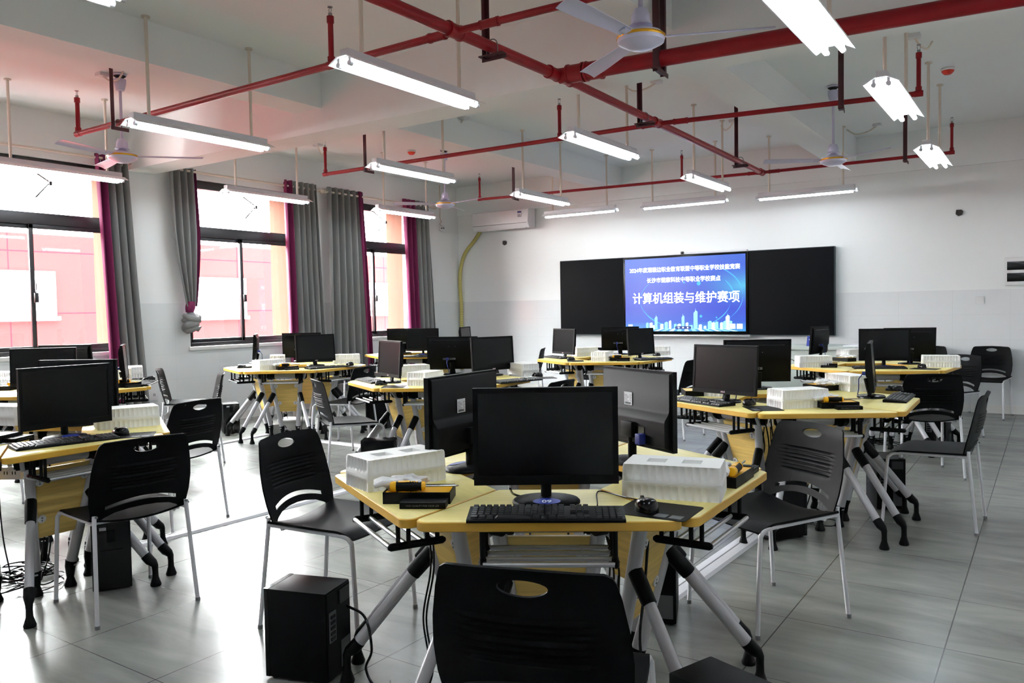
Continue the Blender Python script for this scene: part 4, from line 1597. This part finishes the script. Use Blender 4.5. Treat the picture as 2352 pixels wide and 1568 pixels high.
# centre of the footprint, long-axis direction, label
FO = [
    (1, (-1.885, 2.055), 72, 'white polystyrene box on the nearest desks, left of the frontmost monitor'),
    (1, (-.985, 2.365), 14, 'white polystyrene box on the nearest desks, behind the mouse'),
    (0, at(292, 978, z=ZT), 68, 'long white polystyrene box right of the left-edge monitor'),
    (0, at(15, 972, z=ZT), 20, 'white polystyrene box cut by the left edge, behind the desk'),
    (0, at(15, 880, z=ZT), 20, 'white polystyrene box at the left edge by a screwdriver, under the window'),
    (0, at(262, 872, z=ZT), 60, 'white polystyrene box left of the edge-on monitor at the leftmost curtain'),
    (0, at(306, 866, z=ZT), 150, 'white polystyrene box right of the edge-on monitor at the leftmost curtain'),
    (0, at(618, 848, z=ZT), 80, 'white polystyrene box at the front of the middle-window desks'),
    (0, at(638, 836, z=ZT), 140, 'white polystyrene box behind another, before the middle window'),
    (0, at(796, 834, z=ZT), 48, 'white polystyrene box right of the grey-screened monitor'),
    (0, at(978, 882, z=ZT), 100, 'white polystyrene box right of the narrow-screened monitor mid-room'),
    (0, at(945, 864, z=ZT), 60, 'white polystyrene box behind the narrow-screened monitor mid-room'),
    (0, at(1202, 860, z=ZT), 150, 'white polystyrene box right of the tilted mid-room monitor'),
    (0, at(1384, 828, z=ZT), 100, 'white polystyrene box at the front of the desks below the lit screen'),
    (0, at(1342, 817, z=ZT), 60, 'white polystyrene box left of the monitor back below the lit screen'),
    (0, at(1510, 815, z=ZT), 20, 'white polystyrene box right of the tilted monitor below the lit screen'),
    (0, at(1832, 933, z=ZT), 49, 'white polystyrene box in front on the right-hand desks'),
    (0, at(1948, 894, z=ZT), 135, 'white polystyrene box left of the edge-on monitor at the right'),
    (0, (-1.87, 5.2), 91, 'white polystyrene box left of the brownish-screened monitor'),
    (0, at(1868, 842, z=ZT), 30, 'white polystyrene box at the left of the far right desks'),
    (0, at(1958, 824, z=ZT), 60, 'white polystyrene box behind, left of the camera-facing far right monitor'),
    (0, at(2160, 842, z=ZT), 12, 'white polystyrene box at the right end of the far right desks'),
]
for hh, p, a, lb in FO:
    (foamH if hh else foamP).place((p[0], p[1], ZT), a+90, lb, 'foam box', 'white polystyrene boxes')

# ------------------------------------------------------------------ tool trays, gloves, screwdrivers, small boxes
def make_tray():
    t = thing('tool_tray')
    m = MB()
    m.box(-.105, .105, -.06, .06, 0, .003)
    m.box(-.105, .105, -.06, -.057, 0, .036)
    m.box(-.105, .105, .057, .06, 0, .036)
    m.box(-.105, -.102, -.06, .06, 0, .036)
    m.box(.102, .105, -.06, .06, 0, .036)
    m.build('tray_body', 'black', t)
    MB().box(-.101, .101, -.056, .056, .03, .033).build('yellow_insert', 'yellow', t)
    return t


def make_driver():
    t = thing('screwdriver')
    prof = [(.004, -.055), (.014, -.053), (.0165, -.04), (.015, -.02), (.0165, 0), (.0155, .02), (.0125, .035), (.0145, .045), (.012, .052), (.005, .055)]
    h = MB().lathe(prof, 16).build('grip', 'black', t)
    y = MB()
    y.lathe([(.0143, -.0552), (.0172, -.045), (.0166, -.036), (.001, -.036)], 16)
    y.lathe([(.0158, .043), (.0152, .049), (.0125, .0535), (.005, .0555)], 16)
    for k in range(2):
        a = pi*k
        y.obox((.0155*cos(a), .0155*sin(a), -.012), (.0015*cos(a), .0015*sin(a), 0), (-.007*sin(a), .007*cos(a), 0), (0, 0, .018))
        for q in (.012, .02, .028):
            y.obox((.0148*cos(a), .0148*sin(a), q), (.0014*cos(a), .0014*sin(a), 0), (-.006*sin(a), .006*cos(a), 0), (0, 0, .0022))
    y.build('yellow_inlay', 'yellow', h)
    s_ = MB().cyl((0, 0, .05), (0, 0, .15), .0032, n=10).cyl((0, 0, .15), (0, 0, .158), .0032, .0012, n=10)
    s_.build('shaft', 'steel', t)
    for o in t.children:
        o.rotation_euler.y = pi/2
    return t


def make_glove():
    t = thing('work_glove')
    r4 = random.Random(11)
    m = MB()

    def f(u, v):
        a, b = 2*pi*u, pi*(v-.5)
        k = 1+.16*sin(5*a+3*b)+.12*sin(3*a-7*b)+.08*sin(9*a+4*b)
        return (.062*cos(a)*cos(b)*k, .04*sin(a)*cos(b)*k, .02+.02*sin(b)*k)
    m.grid(f, 40, 18)
    m.build('palm', 'glove', t, 60)
    g = MB()
    for q in range(4):
        y = -.028+q*.018
        g.tube([(-.04, y*.7, .02), (-.075, y, .026), (-.1, y*1.2+.004, .018)], [.012, .011, .008], 8)
    g.build('glove_fingers', 'glove', t, 60)
    return t


def make_small():
    t = thing('small_box')
    MB().box(-.07, .07, -.03, .03, 0, .02, bev=.0015).build('carton', 'black', t)
    MB().box(-.062, .062, -.024, .02, .02, .0204).build('printed_lid', 'board', t)
    o = text_mesh('carton_text', 'HIGH QUALITY FOR YOUR LIFE', .0072, 'dust', t)
    o.rotation_euler.x = pi/2
    o.location = (0, -.0304, .0095)
    return t


tray, driver, glove, small = Kit(make_tray), Kit(make_driver), Kit(make_glove), Kit(make_small)
TR = [
    # tray centre, long axis angle (driver points along it), which extras, place words
    ((-1.645, 1.9), 30, 'gds', 'on the left of the nearest desks'),
    ((-.905, 2.63), 92, 'gds', 'on the right of the nearest desks'),
    (at(1922, 935, z=ZT), 32, 'gds', 'in front on the right-hand desks'),
    (at(290, 888, z=ZT), 75, 'gds', 'before the leftmost curtain'),
    (at(660, 848, z=ZT), 60, 'gds', 'at the front of the middle-window desks'),
    (at(1424, 828, z=ZT), 30, 'gds', 'on the desks below the lit screen'),
    (at(1896, 842, z=ZT), 12, 'ds', 'at the left of the far right desks'),
    (at(1938, 829, z=ZT), 150, 'gds', 'at the back of the far right desks'),
    (at(1885, 894, z=ZT), 150, 'g', 'at the back of the right-hand desks'),
    (at(882, 864, z=ZT), 150, 'ds', 'behind the narrow-screened monitor mid-room'),
    (at(22, 894, z=ZT), 130, 'ds', 'under the leftmost window'),
    (at(1590, 906, z=ZT), 120, 'ds', 'behind the brownish-screened monitor'),
    (at(-8, 1014, z=ZT), 120, 's', 'cut by the left edge'),
]
for p, a, ex, wh in TR:
    e = Vector((cos(radians(a)), sin(radians(a)), 0))
    n = Vector((-e.y, e.x, 0))
    p = Vector((p[0], p[1], ZT))
    tray.place(p, a+90, 'black open tool tray '+wh, 'tray', 'black tool trays')
    if 'g' in ex:
        glove.place(p-e*.045+n*.012+Vector((0, 0, .033)), a+90+12, 'crumpled white gloves in the tool tray '+wh, 'gloves', 'white work gloves')
    if 'd' in ex:
        driver.place(p-e*.03-n*.035+Vector((0, 0, .0497)), a+90+4, 'yellow and black screwdriver in the tool tray '+wh, 'screwdriver', 'yellow screwdrivers')
    if 's' in ex:
        s0 = p-n*.092+e*.03 if wh != 'on the right of the nearest desks' else p+e*.14+n*-.02
        small.place(s0, a+90, 'flat black box next to the tool tray '+wh, 'box', 'small flat black boxes')

# ------------------------------------------------------------------ computer towers
def make_tower():
    t = thing('computer_tower')
    W, D, Hh = .175, .27, .335
    cs = MB().box(-W/2, W/2, -D/2+.012, D/2-.02, .008, Hh, bev=.004).build('case', 'casing', t)
    fp = MB().prism(rounded([(-W/2, D/2-.02), (W/2, D/2-.02), (W/2, D/2), (-W/2, D/2)], [.001, .001, .006, .006], 3), .008, Hh, ).build('front_panel', 'gloss', t)
    MB().box(-.018, .018, D/2, D/2+.002, .24, .3).box(-.05, .05, D/2, D/2+.0015, .2, .203).build('drive_cover', 'black', fp)
    rp = MB().box(-W/2+.006, W/2-.006, -D/2+.008, -D/2+.013, .012, Hh-.006).build('rear_panel', 'black', t)
    pm = MB().box(-W/2+.015, -W/2+.06, -D/2+.004, -D/2+.008, .15, .26)
    pm.box(.01, .075, -D/2+.0065, -D/2+.008, .03, .13)
    pm.build('port_cluster', 'dust', rp)
    q = MB()
    for k in range(5):
        q.box(-W/2+.02, -W/2+.05, -D/2+.001, -D/2+.004, .157+k*.02, .168+k*.02)
    MB().box(.0, .07, -D/2+.003, -D/2+.008, .27, .32).build('power_supply', 'key', rp)
    q.build('port', 'gloss', rp)
    q = MB()
    for sx in (-1, 1):
        for sy in (-1, 1):
            q.cyl((sx*.07, sy*.1, 0), (sx*.07, sy*.1, .01), .012, n=10)
    q.build('foot', 'key', t)
    MB().box(.02, .05, D/2+.0, D/2+.001, .3, .315).build('maker_sticker', 'sticker', fp)
    return t


tower = Kit(make_tower)
TW = [
    ((-2.29, 2.0), 197, 'black computer tower on the floor at bottom left, rear ports to the right'),
    ((-.721, 2.066), 340, 'black computer tower cut off by the bottom edge, right of the nearest chair'),
    (at(874, 1104, z=0), 214, 'black computer tower in the aisle behind the nearest foam box'),
    (at(530, 992, z=0), 330, 'black computer tower standing by the window wall with a white sticker'),
    ((-3.92, 2.16), 330, 'black computer tower behind the legs of the lower left chair'),
    ((-1.3, 4.66), 60, 'black computer tower on the floor behind the right-hand chair'),
    ((-.9, 5.72), 115, 'black computer tower under the right-hand desks, beside silver struts'),
    ((-.86, 8.3), 85, 'black computer tower under the far right desks'),
    ((-6.43, 6.75), 200, 'black computer tower under the middle-window desks, behind a chair'),
    ((-1.42, 3.20), 110, 'black computer tower deep under the nearest desks on the right'),
    (at(1180, 985, z=0), 150, 'black computer tower under the mid-room desks'),
    ((-2.02, 4.95), 150, 'black computer tower left of the right-hand desks, its top catching bluish light'),
]
for p, a, lb in TW:
    tower.place((p[0], p[1], 0), a, lb, 'computer tower', 'black computer towers')

# ------------------------------------------------------------------ floor trunking and bits under the desks
def strip(label, a, b, wd=.1):
    a, b = Vector((*a, 0)), Vector((*b, 0))
    d = b-a
    L = d.length
    t = thing('floor_trunking', label, 'cable trunking', 'white floor cable covers', a, atan2(d.y, d.x))
    MB().prism([(-wd/2, 0), (wd/2, 0), (wd/2-.012, .014), (wd*.12, .018), (-wd*.12, .018), (-wd/2+.012, .014)], 0, L, lambda p, q, h: (h, p, q)).build('cover', 'white', t, 20)
    MB().box(0, L, -.004, .004, .0175, .0185).build('lid_seam', 'cap', t)
    return t


strip('long white cable cover on the floor between the lower left and mid-room desks', (-4.42, 2.55), (-4.36, 4.75))
strip('white cable cover on the floor between the nearest and right-hand desks', (-1.47, 3.05), (-1.42, 4.75), .12)
strip('white cable cover before the middle-window desks', (-7.08, 4.75), (-7.18, 5.75))
strip('white cable cover between the middle-window desks and the mid-room desks', (-6.9, 5.74), (-4.7, 5.69))
t = thing('plastic_crate', 'pale grey plastic crate on the floor under the middle-window desks', 'crate', None, at(680, 990, z=0), .5)
MB().prism([(-.1, 0), (.1, 0), (.115, .13), (-.115, .13)], -.16, .16, lambda a, b, h: (h, a, b)).build('crate_body', 'greyplast', t)
MB().box(-.17, .17, -.125, .125, .13, .15, bev=.006).build('crate_lid', 'plate', t)
t = thing('power_brick', 'grey adapter box in the cable tangle under the middle-window desks', 'adapter', None, at(632, 998, z=0), .9)
MB().box(-.06, .06, -.045, .045, 0, .12, bev=.008).build('brick_body', 'greyplast', t)
MB().tube(bez([(.06, 0, .06), (.14, .02, .05), (.2, 0, .01), (.26, .06, .006)], 14), .006, 8).build('adapter_lead', 'white', t)
for (px, py), lb in (((20, 1090), 'white power socket bar under the lower left desk edge'), ((1748, 972), 'white power socket bar with black plugs under the right-hand desks')):
    q = at(px, py, z=.6)
    t = thing('power_strip', lb, 'power strip', 'white power socket bars', (q.x, q.y, .58), radians(31))
    MB().box(-.07, .07, -.02, .02, 0, .06, bev=.006).build('strip_body', 'white', t)
    m = MB()
    for x in (-.04, 0, .04):
        m.box(x-.009, x-.005, -.0212, -.02, .025, .04).box(x+.005, x+.009, -.0212, -.02, .025, .04)
    m.build('socket_slot', 'gloss', t)
    MB().box(-.004, .004, .0, .02, .06, .145).build('hanger_clip', 'plate', t)


def tangle(label, c, seed, n=9, rad=.22):
    r = random.Random(seed)
    m = MB()
    for q in range(n):
        cx, cy = r.uniform(-.12, .12), r.uniform(-.12, .12)
        ra = r.uniform(.4, 1)*rad
        ph = r.uniform(0, 6.3)
        turns = r.uniform(.7, 1.8)
        P = []
        for k in range(9):
            a = ph+turns*2*pi*k/8
            f = 1-.25*r.random()
            P.append((cx+ra*cos(a)*f, cy+ra*sin(a)*f*.7, .006+.03*r.random()))
        m.tube(bez(P, 48), .0032+.0016*r.random(), 6)
    for q in range(5):
        a = r.uniform(0, 6.3)
        x, y = .2*cos(a), .2*sin(a)
        m.tube(bez([(x*.6, y*.6, .01), (x*.9, y*.9, .15+r.random()*.1), (x*1.1+r.uniform(-.06, .06), y*1.1, .4), (x, y, .66)], 30), .0038, 6)
    o = m.build('cable_tangle', 'gloss', None, 0)
    o.location = (c[0], c[1], 0)
    return tag(o, label, 'cables', None, 'stuff')


for rn, (c, o_, ph) in RINGS.items():
    if rn != 'leftwin':
        tangle('tangle of thin black cables under '+ph, c, hash_ if False else sum(map(ord, rn)), 10 if rn in ('left', 'knot', 'right') else 7)


def cable(name, label, pts, r=.0035, n=50):
    p0 = Vector(pts[0])
    o = MB().tube([Vector(p)-p0 for p in bez(pts, n)], r, 7).build(name, 'gloss', None, 0)
    o.location = p0
    return tag(o, label, 'cable')


zt = ZT+.004
q0, q1, q2, q3 = at(1466, 1152, z=zt), at(1430, 1140, z=zt), at(1375, 1128, z=zt), at(1372, 1160, z=zt)
cable('mouse_cable', 'thin black lead from the frontmost mouse across the desk', [(q0.x, q0.y, zt+.006), q1, (q2.x, q2.y, zt), q3], .0022)
a0 = Vector((-2.15, 2.06, .26))
cable('power_cable', 'black power lead curling from the bottom left tower to the floor', [a0, (-2.05, 2.05, .24), (-2.0, 2.03, .14), (-2.06, 2.06, .04), (-1.95, 2.02, .006), (-1.8, 2.06, .006), (-1.66, 2.18, .006)], .005)
for px0, px1, sd, lb in ((985, 960, 1, 'black cable hanging beside the left struts of the nearest desks'), (992, 985, 2, 'second thin cable hanging left of the nearest chair back')):
    b0 = at(px0, 1325, y=2.05)
    cable('hanging_cable', lb, [(b0.x, 2.05, .66), (b0.x+.01, 2.05, .48), (b0.x-.02, 2.04, .3), (b0.x+.01, 2.03, .12), (b0.x-.06, 2.0, .006), (b0.x-.2, 1.98, .006)], .0035)
c0 = at(1470, 1490, z=.25)
cable('hanging_cable', 'black cable hanging right of the nearest chair back', [(c0.x-.02, c0.y+.12, .6), (c0.x-.01, c0.y+.06, .42), (c0.x, c0.y, .28), (c0.x+.02, c0.y, .12), (c0.x+.01, c0.y+.02, .006), (c0.x+.1, c0.y+.1, .006)], .005)
d0 = at(1215, 1140, z=zt)
cable('monitor_cable', 'black lead with a thick filter bead below the frontmost monitor', [at(1172, 1122, z=zt+.05), at(1178, 1133, z=zt+.015), at(1195, 1139, z=zt), d0, at(1240, 1136, z=zt)], .0035)
for k in range(4):
    g0 = at(1742+k*14, 985, y=4.72)
    cable('hanging_cable', ['leftmost of four black cables hanging under the right-hand desks', 'second from left of the cables hanging under the right-hand desks',
                            'third from left of the cables hanging under the right-hand desks', 'rightmost of four cables hanging under the right-hand desks'][k],
          [(g0.x, 4.72, .68), (g0.x+.03-.01*k, 4.74, .5), (g0.x-.02, 4.76, .32), (g0.x+.04-.03*k, 4.74, .14), (g0.x+.1, 4.8, .006), (g0.x+.2-.1*k, 4.9, .006)], .0042)

for nm, lb, pts in (('power_cable', 'thick black cable lying along the floor left of the nearest chair', [(-2.02, 2.02, .006), (-1.88, 1.95, .007), (-1.75, 2.0, .007), (-1.62, 1.98, .007), (-1.5, 2.06, .007), (-1.42, 2.2, .2), (-1.45, 2.25, .5)]),
                    ('power_cable', 'second black cable looping on the floor left of the nearest chair', [(-2.0, 2.05, .006), (-1.85, 2.1, .006), (-1.72, 1.92, .006), (-1.6, 1.82, .006), (-1.52, 1.9, .006), (-1.58, 2.1, .006)]),
                    ('network_cable', 'thin cable crossing the floor left of the nearest chair', [(-1.98, 2.1, .005), (-1.8, 1.92, .005), (-1.66, 1.86, .005), (-1.45, 1.98, .005), (-1.3, 2.2, .005)])):
    cable(nm, lb, pts, .0045 if 'power' in nm else .003)
